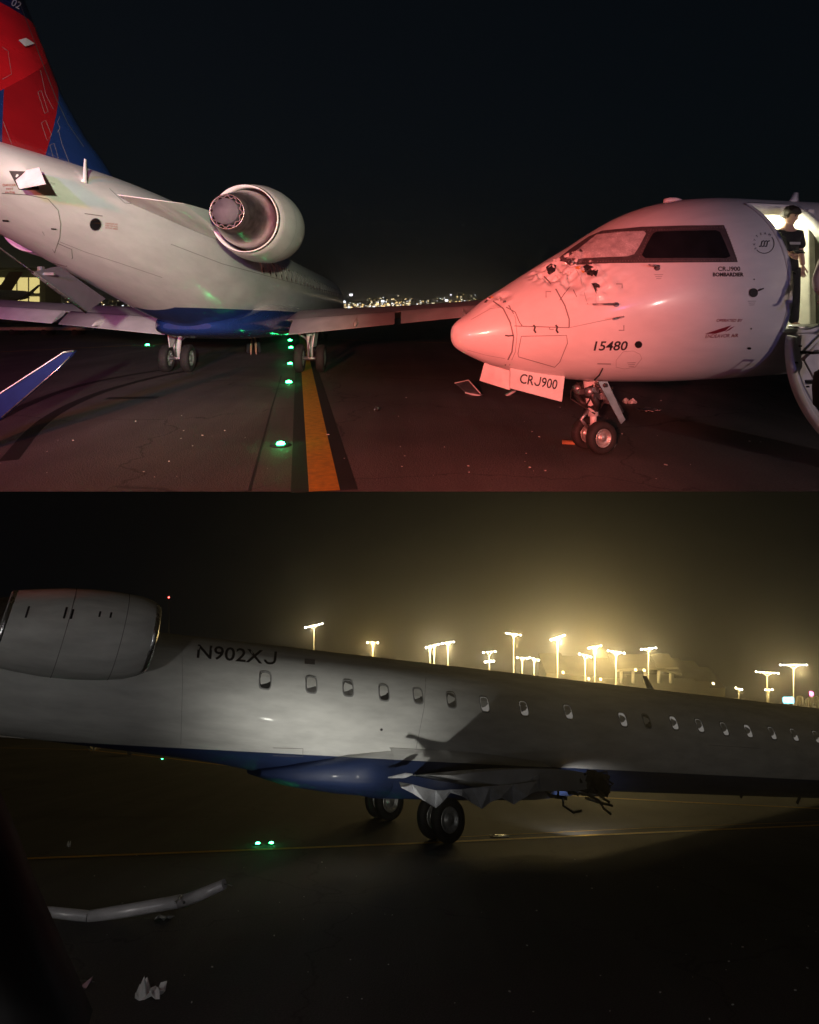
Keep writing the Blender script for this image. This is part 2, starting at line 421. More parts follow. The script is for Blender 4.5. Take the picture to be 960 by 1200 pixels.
class Craft:
    def __init__(s, name, label, M4):
        s.root = empty(name, M4); s.M = M4; s.Mi = M4.inverted(); s.bvh = None
        tag(s.root, label, 'aircraft')
    def w(s, p): return s.M @ Vector(p)
    def set_bvh(s, vs, fs): s.bvh = BVHTree.FromPolygons([Vector(v) for v in vs], fs)
    def hit(s, u, v):
        o = s.Mi @ CAM; d = (s.Mi.to_3x3() @ ray(u, v)).normalized()
        loc, nrm, _, _ = s.bvh.ray_cast(o, d)
        if loc is None:
            loc, nrm, _, _ = s.bvh.find_nearest(o + d * 9.5)
        if nrm.dot(d) > 0: nrm = -nrm
        return loc, nrm
    def decal(s, name, polys, off, mat, parent=None, cuts=0, maxlen=14.0):
        """flat print or thin panel outlined in the view and laid on the curved skin"""
        bm = bmesh.new()
        for poly in polys:
            vs = [bm.verts.new((p[0], p[1], 0)) for p in poly]
            try: bm.faces.new(vs)
            except ValueError: pass
        s._lay(bm, off, maxlen)
        me = bpy.data.meshes.new(name); bm.to_mesh(me); bm.free()
        return mesh_obj(name, me, mat, parent or s.root)
    def _lay(s, bm, off, maxlen):
        bmesh.ops.triangulate(bm, faces=bm.faces[:])
        for _ in range(4):
            ed = [e for e in bm.edges if (e.verts[0].co - e.verts[1].co).length > maxlen]
            if not ed: break
            bmesh.ops.subdivide_edges(bm, edges=ed, cuts=1)
            bmesh.ops.triangulate(bm, faces=bm.faces[:])
        for v in bm.verts:
            p, n = s.hit(v.co.x, v.co.y); v.co = p + n * off
        bm.normal_update()
    def line(s, name, pts, wpx, off, mat, parent=None, closed=False, sub=8):
        pp = []
        for i in range(len(pts) - 1 + (1 if closed else 0)):
            a = pts[i]; b = pts[(i + 1) % len(pts)]
            L_ = math.hypot(b[0] - a[0], b[1] - a[1]); n = max(1, int(L_ / sub))
            for k in range(n): pp.append((a[0] + (b[0] - a[0]) * k / n, a[1] + (b[1] - a[1]) * k / n))
        if not closed: pp.append(pts[-1])
        vs, fs = [], []; n = len(pp)
        for i in range(n):
            a = pp[(i - 1) % n] if closed else pp[max(i - 1, 0)]; b = pp[(i + 1) % n] if closed else pp[min(i + 1, n - 1)]
            t = Vector((b[0] - a[0], b[1] - a[1])); t = t.normalized() if t.length > 1e-6 else Vector((1, 0))
            for sg in (1, -1):
                p, nr = s.hit(pp[i][0] - t.y * wpx / 2 * sg, pp[i][1] + t.x * wpx / 2 * sg); vs.append(p + nr * off)
        for i in range(n if closed else n - 1):
            j = (i + 1) % n; fs.append((2 * i, 2 * i + 1, 2 * j + 1, 2 * j))
        return MB().add(vs, fs).build(name, mat, parent or s.root)
    def text(s, name, string, u, v, hpx, mat, off=0.004, ang=0.0, shear=0.0, xs=1.0, parent=None, align='LEFT', bold=0.0, down=0.0):
        bm = text_bm(string, bold, shear)
        xs_ = [q.co.x for q in bm.verts]; wd = (max(xs_) - min(xs_)) if xs_ else 0
        k = hpx / 0.70; a = R(ang)
        for q in bm.verts:
            x = q.co.x * k * xs; y = q.co.y * k
            if align == 'CENTER': x -= wd * k * xs / 2
            q.co = Vector((u + x * math.cos(a) + y * math.sin(a), v - y * math.cos(a) + x * math.sin(a), 0))
        s._lay(bm, off, 9.0)
        me = bpy.data.meshes.new(name); bm.to_mesh(me); bm.free()
        return mesh_obj(name, me, mat, parent or s.root)

def text_bm(string, bold=0.0, shear=0.0):
    jpos = [i for i, ch in enumerate(string.replace(' ', '')) if ch == 'J']; string = string.replace('J', 'U')
    cu = bpy.data.curves.new('t', 'FONT'); cu.body = string; cu.size = 1.0; cu.offset = bold; cu.shear = shear; cu.resolution_u = 3
    ob = bpy.data.objects.new('t', cu); COL.objects.link(ob)
    dg = bpy.context.evaluated_depsgraph_get(); dg.update()
    me = bpy.data.meshes.new_from_object(ob.evaluated_get(dg))
    bm = bmesh.new(); bm.from_mesh(me)
    bpy.data.objects.remove(ob); bpy.data.curves.remove(cu); bpy.data.meshes.remove(me)
    bmesh.ops.remove_doubles(bm, verts=bm.verts[:], dist=1e-4)
    if jpos:                                    # a plain hooked J
        seen, comps = set(), []
        for v0 in bm.verts:
            if v0 in seen: continue
            st_, cp = [v0], []
            seen.add(v0)
            while st_:
                q = st_.pop(); cp.append(q)
                for e in q.link_edges:
                    w = e.other_vert(q)
                    if w not in seen: seen.add(w); st_.append(w)
            comps.append(cp)
        comps.sort(key=lambda c: sum(v.co.x for v in c) / len(c))
        for j in jpos:
            if j < len(comps):
                c = comps[j]; x0 = min(v.co.x for v in c); x1 = max(v.co.x for v in c)
                for v in c:
                    if v.co.x < (x0 + x1) / 2 and v.co.y > .24: v.co.y = .22
                    v.co.x = (x0 + x1) / 2 + (v.co.x - (x0 + x1) / 2) * .92
    return bm

def airfoil(c, t, n=14, camber=0.0):
    """closed outline of unit-chord section: list of (x aft 0..c, z)"""
    up, lo = [], []
    for i in range(n + 1):
        x = 0.5 - 0.5 * math.cos(math.pi * i / n)
        y = 5 * t * (0.2969 * math.sqrt(x) - 0.126 * x - 0.3516 * x * x + 0.2843 * x ** 3 - 0.1036 * x ** 4)
        cz = camber * 4 * x * (1 - x)
        up.append((x * c, (y + cz) * c)); lo.append((x * c, (-y + cz) * c))
    return up + lo[-2:0:-1]

def wheel(parent, c, r, w, axis_y=True, name='wheel', hub=1):
    """wheel > tyre, rim; axle along local y"""
    wo = empty(name); wo.parent = parent; wo.location = c
    T = Matrix.Rotation(R(90), 4, 'Z')
    prof = [(-w * .30, r * .56), (-w * .46, r * .62), (-w * .5, r * .74), (-w * .47, r * .88), (-w * .36, r * .965), (-w * .18, r), (w * .18, r), (w * .36, r * .965), (w * .47, r * .88), (w * .5, r * .74), (w * .46, r * .62), (w * .30, r * .56)]
    ty = MB().lathe(prof, 40, T)
    ty.build('tyre', M['rubber'], wo)
    rm = MB()
    for sg in (1, -1):
        rm.lathe([(sg * w * .30, r * .58), (sg * w * .40, r * .55), (sg * w * .36, r * .48), (sg * w * .16, r * .40), (sg * w * .14, r * .26), (sg * w * .34, r * .22), (sg * w * .40, r * .15), (sg * w * .40, 0.001)], 30, T)
        for k in range(9):
            a = 2 * math.pi * k / 9
            rm.tube([Vector((math.cos(a) * r * .45, sg * w * .15, math.sin(a) * r * .45)), Vector((math.cos(a) * r * .45, sg * w * .34, math.sin(a) * r * .45))], r * .035, 6)
    rm.build('rim', M['rim'], wo)
    return wo
M['rim'] = plain('rim', (0.52, 0.52, 0.50), 0.4, 0.6, vary=0.3, nscale=12)

def main_gear(cr, s, y, zg, sp=0.33, r=0.43, w=0.27):
    g = empty('main_gear'); g.parent = cr.root; g.location = (-s, y, zg)      # origin on the ground
    sgn = 1 if y > 0 else -1
    b = MB().tube([(0, 0, r), (0, -sgn * .05, 1.6)], [.085, .11], 14).tube([(0, 0, r - .02), (0, 0, r + .5)], .06, 12)
    b.build('strut', M['white_metal'], g)
    MB().tube([(0, -sp, r), (0, sp, r)], .06, 12).build('axle', M['grey_metal'], g)
    MB().tube([(-.12, 0, r + .05), (-.32, -.01, r + .35), (-.1, -.02, r + .68)], .035, 8).build('torque_link', M['grey_metal'], g)
    MB().tube([(.05, 0, r + .5), (.1, -sgn * .9, 1.55)], .045, 8).build('side_brace', M['grey_metal'], g)
    MB().tube([(.08, .03, 1.4), (.10, .05, r + .4), (.07, sp * .6, r + .1)], .012, 6).tube([(.09, -.03, 1.4), (.12, -.06, r + .3), (.07, -sp * .6, r + .1)], .012, 6).build('hose', M['black'], g)
    MB().box((0.02, sgn * .16, 1.15), (.75, .03, .75), rot=Matrix.Rotation(R(sgn * -8), 3, 'X')).build('gear_door', M['white_metal'], g)
    wheel(g, (0, -sp, r), r, w); wheel(g, (0, sp, r), r, w)
    return g

def engine(cr, y, z, s0, paintm, tilt=0.0, yaw=0.0):
    """turbofan pod on the rear fuselage; s0 = inlet lip station"""
    e = empty('engine'); e.parent = cr.root; e.location = (-s0, y, z); e.rotation_euler = (0, R(tilt), R(yaw))
    cw = [(0.02, .56), (.05, .60), (0.0, .63), (-.10, .68), (-.35, .745), (-.8, .785), (-1.3, .79), (-1.8, .765), (-2.3, .70), (-2.7, .635), (-2.72, .615), (-2.3, .62), (-1.6, .63)]
    MB().lathe([(-1.0, .55), (-.2, .55)] + cw, 56).build('cowl', paintm, e)
    MB().lathe([(.02, .555), (.055, .59), (.03, .625), (-.06, .664), (-.06, .655)], 56).build('inlet_lip', M['bright_metal'], e)
    MB().lathe([(-1.0, .56), (-1.0, .1), (-.75, .1), (-.45, 0.0)], 40).build('fan_disc', M['dark_metal'], e)
    MB().lathe([(-1.6, .56), (-2.2, .57), (-2.7, .53), (-3.1, .45), (-3.5, .37), (-3.86, .30), (-3.87, .285), (-3.5, .30)], 48).build('core_cowl', M['core_metal'], e)
    MB().lathe([(-3.4, .235), (-3.7, .235), (-3.92, .225), (-3.96, .21), (-3.965, .0)], 40).build('exhaust_plug', M['plug'], e)
    lr = [[(xx, (r_ + (.022 if k % 4 < 2 else -.012)) * math.cos(2 * math.pi * k / 48), (r_ + (.022 if k % 4 < 2 else -.012)) * math.sin(2 * math.pi * k / 48)) for k in range(48)] for xx, r_ in ((-3.70, .262), (-3.89, .258), (-3.89, .238), (-3.70, .238))]
    MB().loft(lr, caps=False, smooth=False).build('exhaust_lobe', M['dark_metal'], e)
    MB().lathe([(-2.705, .617), (-2.69, .640), (-2.62, .652), (-2.62, .640)], 56).build('exhaust_lip', M['bright_metal'], e)
    for xs in (-.62, -1.62):
        rr = .772 if xs > -1 else .779
        MB().lathe([(xs, rr + .004), (xs - .012, rr + .004)], 56).build('cowl_seam', M['seam'], e)
    return e
M['plug'] = plain('plug', (0.10, 0.085, 0.10), 0.7, 0.1, vary=0.25)

def pylon(cr, sgn, y1, z, s0, paintm):
    rings = []
    for y, zz, sa, c in ((.95, z - .05, s0 + .15, 5.0), (y1 - .45, z, s0 + .5, 3.7)):
        rings.append([(-(sa + x), sgn * y, zz + q) for x, q in airfoil(c, .085)])
    return MB().loft(rings).build('pylon', paintm, cr.root)

def window_part(cr, s, al, side, w=.24, h=.36, shade=0.0, litm=None, n=7):
    """oval cabin window: frame ring (the part) > pane, shade"""
    tp, bt, ww = st_at(s); rr = (tp - bt) / 2
    def P(x, y, off): return skin(s - x, al + side * y / rr, off)
    def ring(k, off):
        out = []
        for i in range(24):
            a = 2 * math.pi * i / 24
            ca, sa = math.cos(a), math.sin(a); e = 0.55
            out.append(P(k * w / 2 * math.copysign(abs(ca) ** e, ca) , k * h / 2 * math.copysign(abs(sa) ** (e), sa), off))
        return out
    f = MB().loft([ring(1.22, .001), ring(1.18, .010), ring(1.02, .010), ring(1.0, .003)], caps=False)
    fo = f.build('window', M['window_frame'], cr.root)
    r_ = ring(1.01, .004); f2 = MB().add(r_, [list(range(24))])
    f2.build('pane', litm or M['pane'], fo)
    if shade > 0:
        pts = ring(.93, -.004); lim = 1 - 2 * shade
        hh = h / 2
        q = []
        for i in range(24):
            a = 2 * math.pi * i / 24; sa = math.sin(a); e = .55
            yy = math.copysign(abs(sa) ** e, sa) * .93
            xx = math.copysign(abs(math.cos(a)) ** e, math.cos(a)) * .93
            q.append(P(xx * w / 2, max(yy, lim) * hh, .007))
        MB().add(q, [list(range(24))]).build('shade', M['shade'], fo)
    return fo
M['window_frame'] = plain('window_frame', (0.30, 0.30, 0.30), 0.45)
M['pane'] = plain('pane', (0.035, 0.035, 0.035), 0.12, coat=0.4)
M['pane_grey'] = plain('pane_grey', (0.13, 0.125, 0.12), 0.2, vary=0.5, nscale=12)
M['shade'] = plain('shade', (0.60, 0.59, 0.56), 0.6)

def basis(fwd, up):
    x = Vector(fwd).normalized(); z = (Vector(up) - x * Vector(up).dot(x)).normalized(); y = z.cross(x)
    return Matrix((x, y, z)).transposed()
def craft_matrix(fwd, up, s_ref, p_ref):
    B3 = basis(fwd, up); o = Vector(p_ref) + B3 @ Vector((s_ref, 0, 0))
    return Matrix.Translation(o) @ B3.to_4x4()

def fairing(cr, matl, s0=14.5, s1=25.6):
    rings = []
    for s, w, zt, zb in ((s0, .5, -1.2, -1.36), (s0 + .8, 1.05, -.95, -1.47), (s0 + 2, 1.42, -.62, -1.56), (s0 + 4, 1.53, -.50, -1.60), (s0 + 6.5, 1.53, -.50, -1.60),
                         (s1 - 3.0, 1.50, -.55, -1.58), (s1 - 1.8, 1.36, -.70, -1.53), (s1 - .8, 1.05, -.92, -1.44), (s1, .55, -1.12, -1.27)):
        zc = (zt + zb) / 2; h = (zt - zb) / 2; rg = []
        for k in range(36):
            a = 2 * math.pi * k / 36; ca, sa = math.cos(a), math.sin(a); e = .62
            rg.append((-s, w * math.copysign(abs(ca) ** e, ca), zc + h * math.copysign(abs(sa) ** e, sa)))
        rings.append(rg)
    return MB().loft(rings).build('belly_fairing', matl, cr.root)

def strake(cr, sgn, matl):
    pts = [(-27.6, .80, -.62), (-33.4, .38, .42), (-33.1, .86, -.10), (-31.0, 1.06, -.62)]
    poly = [Vector((x, sgn * y, z)) for x, y, z in pts]
    n = (poly[1] - poly[0]).cross(poly[2] - poly[0]).normalized() * .03
    o = MB().prism([p - n for p in poly], n * 2).build('ventral_strake', matl, cr.root)
    return o

# ------------------------------------------------------------------ aircraft A: tail towards us, upper left
MA = craft_matrix((0, 1, -.02), (0, 0, 1), 20.6, (-5.1, 19.5, 2.66))
A = Craft('rear_facing_aircraft', 'white regional jet seen from behind with red and blue tail fin', MA)
belly = [((-0.05, 0, -1, .95), (1, 0, 0, -27.6)), ]
SKIN_BLUE = paint('skin_blue_belly', WHITE, [([(0, 0, -1, .80), (1, 0, 0, -27.4)], BLUE)], rough=.28, dirt=.09)
SKIN = paint('skin_white', WHITE, [], rough=.30, dirt=.09)
FAIR = paint('fairing_paint', WHITE, [([(0, 0, -1, .80)], BLUE)], rough=.22, dirt=.12, coat=.6)
ssA = [0, .03, .08, .15, .25, .4, .6, .8] + frange(1, 5, .25) + frange(5, 24, 1.0) + frange(24, 36.0, .35) + [36.0]
va, fa = fuselage_mesh(ssA)
fus = MB().add(va, fa, True).build('fuselage', SKIN_BLUE, A.root)
A.set_bvh(va, fa)
fairing(A, FAIR)
# fin: red and blue panels
fin_le = [(29.1, 1.28), (29.38, 1.42), (29.76, 1.60), (30.17, 1.75), (30.55, 1.97), (30.9, 2.19), (31.86, 3.18), (33.2, 4.62)]
def fin_section(z):
    pts = fin_le
    for i in range(len(pts) - 1):
        if z <= pts[i + 1][1]: break
    t = (z - pts[i][1]) / (pts[i + 1][1] - pts[i][1]); le = pts[i][0] + t * (pts[i + 1][0] - pts[i][0])
    te = 35.6 + (z - 1.0) * .18
    return le, te
NAVYF = (0.012, 0.018, 0.07)
def seg_plane(a, b, side):
    """half-plane in (s,z) left/right of a->b as object-space plane (x=-s)"""
    nx, nz = (b[1] - a[1]), -(b[0] - a[0])           # in (s,z)
    d = nx * a[0] + nz * a[1]
    return ((-nx * side, 0, nz * side, d * side))
rings = []
zs = [1.0, 1.28, 1.35, 1.42, 1.5, 1.6, 1.68, 1.75, 1.85, 1.97, 2.08, 2.19] + frange(2.4, 4.62, .3) + [4.62]
for z in zs:
    le, te = fin_section(max(z, 1.281)); c = te - le
    rings.append([(-(le + x), q * (0.9 if z > 1.6 else .9), z) for x, q in airfoil(c, min(.085, .42 / c))])
def szA(u, v, y=-.15):
    p = onplane(u, v, A.w((-30, y, 0)), Vector((1, 0, 0))); q = A.Mi @ p; return (-q.x, q.z)
a1, a2 = szA(0, 3), szA(28, 18); b1, b2 = szA(2, 104), szA(50, 78); c1, c2 = szA(67, 122), szA(47, 195)
d1, d2 = szA(2, 104), szA(1, 194)
def half(p, q, inside):
    pl = seg_plane(p, q, 1)
    v = -pl[0] * inside[0] * 1 + pl[2] * inside[1]
    v = pl[0] * (-inside[0]) + pl[2] * inside[1]
    return pl if v > pl[3] else seg_plane(p, q, -1)
ctr_red = szA(30, 60); ctr_d = szA(30, 140)
FINP = paint('fin_paint', BLUE, [
    ([half(a1, a2, szA(10, 0))], NAVYF),
    ([half(a1, a2, ctr_red), half(b1, b2, ctr_red)], RED),
    ([half(b1, b2, ctr_d), half(c1, c2, ctr_d), half(d1, d2, ctr_d)], DRED)], rough=.25, dirt=.12, coat=.5)
finm = MB().loft(rings, smooth=True); fin_v, fin_f = [v.copy() for v in finm.v], [list(f) for f in finm.f]
fin = finm.build('tail_fin', FINP, A.root)
MB().box((-34.6, 0, 4.72), (3.4, 8.6, .16), bev=.06).build('tailplane', SKIN, A.root)
bvh_f = A.bvh; A.set_bvh(fin_v, fin_f)
M['fin_line'] = plain('fin_line', (0.30, 0.24, 0.26), .5)
for pts in (((47, 82), (53, 110), (62, 128)), ((44, 108), (48, 106), (56, 131), (52, 133), (44, 108)), ((48, 144), (53, 141), (60, 158), (55, 165), (48, 144)), ((58, 170), (63, 168), (68, 185), (63, 188), (58, 170)),
            ((68, 152), (72, 168), (86, 204)), ((2, 55), (9, 60), (13, 87), (2, 93)), ((70, 136), (67, 143), (70, 150), (67, 155)), ((3, 142), (19, 184), (20, 190))):
    A.line('panel_seam', pts, .4, .006, M['fin_line'], fin)
A.text('fin_number', '02', 11.5, 5.5, 8.5, M['white_metal'], off=.006, ang=28, parent=fin)
pp = [(19, 47), (28, 44.5), (38, 51), (27, 54.5)]
A.decal('fin_plate', [pp], .03, M['white_metal'], fin)
A.line('fin_leading_edge', [(22, 1), (50, 75), (67, 119), (80, 146), (98, 172)], .8, .004, M['grey_metal'], fin)
A.bvh = bvh_f
# engine, pylon, wings
engine(A, -2.0, 1.02, 25.55, SKIN, tilt=-3.5)
engine(A, 2.0, 1.02, 25.55, SKIN, tilt=-3.5)
for sg in (-1, 1): pylon(A, sg, 2.0, .78, 26.0, SKIN)
def wing(cr, sgn, span=11.4, mat_up=None):
    rings = []
    def sec(y): # LE s, chord, z
        t = y / 11.4
        le = 15.6 + y * .50
        te = 21.6 + (0.06 * min(y, 4.8)) + max(0, y - 4.8) * .26
        z = -1.18 + y * .075
        return le, te - le, z
    ys = [1.2, 2.6, 4.8, 8.0, span]
    for y in ys:
        le, c, z = sec(y); rings.append([(-(le + x), sgn * y, z + q) for x, q in airfoil(c, .115 if y < 3 else .10, camber=.01)])
    w = MB().loft(rings).build('wing', mat_up or M['wing_grey'], cr.root)
    # flaps let down, each panel its own piece
    for k, (ya, yb) in enumerate(((1.72, 4.68), (4.86, 8.1), (8.2, 10.9))):
        rg = []
        for y in (ya, yb):
            le, c, z = sec(y); te = le + c
            ch = (1.0 if k < 2 else .7) - .06 * (y - 1.7); defl = R(26 if k < 2 else 8)
            out = []
            for x, q in airfoil(ch, .14, 10):
                xx = x * math.cos(defl) + q * math.sin(defl); zz = -x * math.sin(defl) + q * math.cos(defl)
                out.append((-(te - .12 + xx), sgn * y, z + .02 + zz))
            rg.append(out)
        MB().loft(rg).build('flap' if k < 2 else 'aileron', M['wing_grey'], w)
    for y in (3.6, 6.6, 8.9):
        le, c, z = sec(y); te = le + c
        MB().loft([[(-(te + a), sgn * (y + b * r_), z - .10 - .05 * i + cc * r_ * 1.6) for b, cc in ((1, 0), (0, 1), (-1, 0), (0, -1))] for i, (a, r_) in enumerate(((-1.3, .03), (-.7, .10), (.1, .10), (.75, .05), (.95, .01)))]).build('flap_track_fairing', M['white_metal'], w)
    return w
wing(A, -1); wing(A, 1)
ws = [s for s in frange(6.6, 24.6, .79)]
for s in ws: window_part(A, s, math.pi - .28, -1, w=.27, h=.40, shade=random.choice([0, 0, .35, .6]))
main_gear(A, 20.6, 2.05, -2.66); main_gear(A, 20.6, -2.05, -2.66)
ng = empty('nose_gear'); ng.parent = A.root; ng.location = (-2.9, 0, -2.33)
MB().tube([(0, 0, .22), (.05, 0, 1.1)], .06, 10).build('strut', M['white_metal'], ng)
wheel(ng, (0, .2, .23), .23, .15); wheel(ng, (0, -.2, .23), .23, .15)
# rear body details
A.line('panel_seam', [(2, 226), (32, 228), (56, 233), (68, 246), (71, 262), (70, 278), (64, 296), (54, 306)], .8, .005, M['seam'])
A.line('panel_seam', [(68, 285), (84, 292), (85, 302), (78, 312), (62, 308)], .7, .005, M['seam'])
A.line('panel_seam', [(99, 250), (120, 253)], .9, .005, M['seam'])
A.line('panel_seam', [(70, 283), (100, 295), (140, 308), (190, 325)], .4, .005, M['seam'])
A.line('panel_seam', [(128, 221), (146, 238), (170, 240)], .5, .005, M['seam'])
A.line('panel_seam', [(200, 286), (260, 309), (330, 328), (400, 345)], .5, .005, M['seam'])
A.decal('vent', [[(111.5 + 6.3 * math.cos(a * .4189), 262.5 + 6.8 * math.sin(a * .4189)) for a in range(15)]], .008, M['glass_dark'])
A.line('vent_rim', [(111.5 + 6.6 * math.cos(a * .4189), 262.5 + 7.1 * math.sin(a * .4189)) for a in range(15)], .7, .010, M['grey_metal'], closed=True)
for i, t in enumerate(('DANGER', 'NOT', 'ENTER')): A.text('warning_print', t, 10.5 + i * .6, 218 + i * 4.4, 2.7, M['red_ink'], align='CENTER')
for i, t in enumerate(('DANGER NO', 'STEP OR PULL', 'IN THIS AREA')): A.text('warning_print', t, 130.5, 263.0 + i * 2.7, 1.8, M['red_ink'], align='CENTER', ang=6, xs=.95)
A.text('warning_print', 'NO STEP', 58, 216, 2.2, M['grey_ink'], align='CENTER', ang=6)
A.decal('access_opening', [[(10, 200), (36, 201), (46, 222), (22, 222)]], .006, M['dark_metal'])
A.decal('tail_slot', [[(3, 257), (10, 257.5), (10, 259.5), (3, 259)]], .006, M['black'])
A.decal('tail_slot', [[(60, 267), (66, 267.5), (66, 269), (60, 268.5)]], .006, M['black'])
hp, hn = A.hit(33, 210); yh = A.w(hp).y
hatch = [A.Mi @ at(u, v, yh - dd) for (u, v, dd) in ((15, 203, .05), (46, 196, .05), (53, 214, .28), (22, 220, .28))]
nn = (hatch[1] - hatch[0]).cross(hatch[2] - hatch[0]).normalized() * .02
MB().prism(hatch, nn).build('access_hatch', M['white_metal'], A.root)
ap, an = A.hit(100, 213)
MB().loft([[ap + Vector((x * k, y * k, zz)) for x, y in ((.07, 0), (0, .016), (-.06, 0), (0, -.016))] for zz, k in ((-.02, 1.6), (.02, 1.1), (.30, .6))]).build('blade_antenna', M['white_metal'], A.root)
for s, h in ((16.5, .25), (10.5, .22)):
    MB().loft([[Vector((-s + x * k - zz * .3, y * k, 1.33 + zz)) for x, y in ((.10, 0), (0, .016), (-.10, 0), (0, -.016))] for zz, k in ((-.02, 1.5), (.02, 1.1), (h, .6))]).build('blade_antenna', M['white_metal'], A.root)
bd = [A.Mi @ onplane(u, v, (-5.45, 0, 0), Vector((1, 0, 0))) for u, v in ((38, 319), (101, 366), (124, 350), (70, 312))]
bdo = MB().prism(bd, (0, .03, 0)).build('belly_door', M['door_grey'], A.root)
MB().tube([bd[0], bd[1]], .022, 8).build('door_edge', M['bright_metal'], bdo)
MB().tube([A.Mi @ onplane(u, v, (-5.4, 0, 0), Vector((1, 0, 0))) for u, v in ((-30, 270), (0, 291), (38, 319))], .012, 8).build('tail_edge_tube', M['bright_metal'], A.root)  # thin metal tube drawn along the lower edge of the tail cone
# lamp and bracket where the fin strake meets the tail cone
MB().box(A.Mi @ at(48, 318, 9.4), (.07, .07, .14)).box(A.Mi @ at(56, 321, 9.4), (.04, .20, .04)).build('drain_mast', M['grey_metal'], A.root)

# ------------------------------------------------------------------ aircraft B: nose with the crushed skin, upper right
YAW = R(20)
MBm = craft_matrix((-math.cos(YAW), -math.sin(YAW), -.02), (0, 0, 1), 2.6, (2.966, 8.9, 2.245))
B = Craft('nose_damaged_aircraft', 'white regional jet with a crushed nose and its cabin door open', MBm)
DS0, DS1, DA0, DA1 = 4.23, 5.16, -26.25, 60.0
vb0, fb0 = fuselage_mesh([0, .03, .08, .15, .25, .4, .6, .8] + frange(1, 4.3, .25) + [DS0, DS1, 8, 14])
B.set_bvh(vb0, fb0)
crush_c, _ = B.hit(662, 313); crush_d, _ = B.hit(690, 332); crush_e, _ = B.hit(640, 318); crush_f, _ = B.hit(585, 352); crush_g, _ = B.hit(730, 325)
def dent(p, s, al):
    q = p.copy()
    for c, r, amp in ((crush_c, .50, .13), (crush_d, .42, .08), (crush_e, .34, .08), (crush_f, .22, .07), (crush_g, .32, .035)):
        d = (p - c).length
        if d < r:
            f = (1 - (d / r) ** 2) ** 1.5
            n1 = noise.noise(p * 3.0 + Vector((3, 1, 2))); n4 = noise.noise(p * 2.1 + Vector((8, 2, 6)))
            def tri(x): return abs((x % 1.0) - .5) * 2
            fold_ = .50 * tri(p.dot(Vector((.5, .3, .8))) * 3.6 + 1.1 * n1) + .38 * tri(p.dot(Vector((-.8, .5, .2))) * 4.6 + 1.2 * n4) + .22 * tri(p.dot(Vector((.3, -.6, .7))) * 8.2 + .8 * n1)
            out = Vector((0, p.y, p.z - -.2)).normalized()
            rg_ = 1 - 2 * abs(noise.noise(p * 5.2 + Vector((9, 4, 1)))); r2_ = 1 - 2 * abs(noise.noise(p * 9.5 + Vector((2, 7, 5))))
            q += out * (amp * f * (-1.0 + .75 * fold_ + .7 * n1 + .62 * rg_ + .30 * r2_))
    return q
ssB = [0, .008, .02, .035, .055, .08, .12, .16, .2, .26, .32, .4] + frange(.5, 2.9, .022) + frange(2.9, DS0, .2) + [DS0, DS0 + .3, DS0 + .6, DS1] + frange(5.6, 16, 1.0) + [16]
vb, fb = fuselage_mesh(ssB, 288, hole=(DS0, DS1, DA0, DA1), dent=dent)
SKINB = paint('nose_skin', WHITE, [], rough=.33, dirt=.07)
bf = MB().add(vb, fb, True).build('fuselage', SKINB, B.root)
B.set_bvh(vb, fb)
# radome joint, frame lines and doors
B.line('radome_seam', [(578, 353), (590, 362), (598, 378), (602, 395), (600, 412), (592, 428)], 1.6, .004, M['seam'])
B.line('radome_seam', [(597, 358), (604, 372), (606, 392), (604, 412), (597, 428)], .7, .004, M['grey_ink'])
B.line('panel_seam', [(638, 324), (652, 340), (662, 358), (667, 374), (667, 384)], 1.5, .005, M['seam'])
B.line('panel_seam', [(667, 384), (603, 382)], 1.0, .005, M['seam'])
B.line('panel_seam', [(611, 394), (664, 393), (665, 402), (656, 424), (650, 430), (608, 418), (607, 414), (611, 394)], .8, .005, M['seam'])
B.line('panel_seam', [(667, 384), (700, 377), (730, 371)], .7, .005, M['grey_ink'])
B.line('panel_seam', [(668, 300), (680, 325), (687, 352), (689, 357)], .6, .005, M['grey_ink'])
B.line('panel_seam', [(593, 360), (604, 366), (609, 378), (612, 382)], 1.1, .005, M['seam'])
B.line('panel_seam', [(722, 430), (722, 422), (730, 412), (742, 411), (750, 415), (752, 420), (744, 430), (732, 432), (722, 430)], .45, .005, M['grey_ink'])
B.line('radome_strip', [(530, 401), (548, 398), (580, 393)], .5, .005, M['white_metal'])
B.line('radome_strip', [(548, 410), (570, 416), (592, 420)], .5, .005, M['grey_ink'])
B.line('radome_strip', [(552, 375), (575, 362), (590, 360)], .5, .005, M['grey_ink'])
for pts in (((625, 381), (627, 383), (626, 387), (628, 390)), ((651, 381), (653, 383), (652, 387), (654, 390))): B.line('latch', pts, 2.2, .008, M['ink'])
B.line('latch', [(592, 393), (596, 393.6), (602, 393)], 1.6, .008, M['ink'])
for pts in (((640, 349), (640, 342), (646, 342)), ((722, 333), (729, 333), (729, 338)), ((725, 387), (731, 387), (731, 381)), ((644, 386), (649, 386)), ((644, 383), (644, 386))):
    B.line('alignment_mark', pts, 1.3, .005, M['grey_ink'])
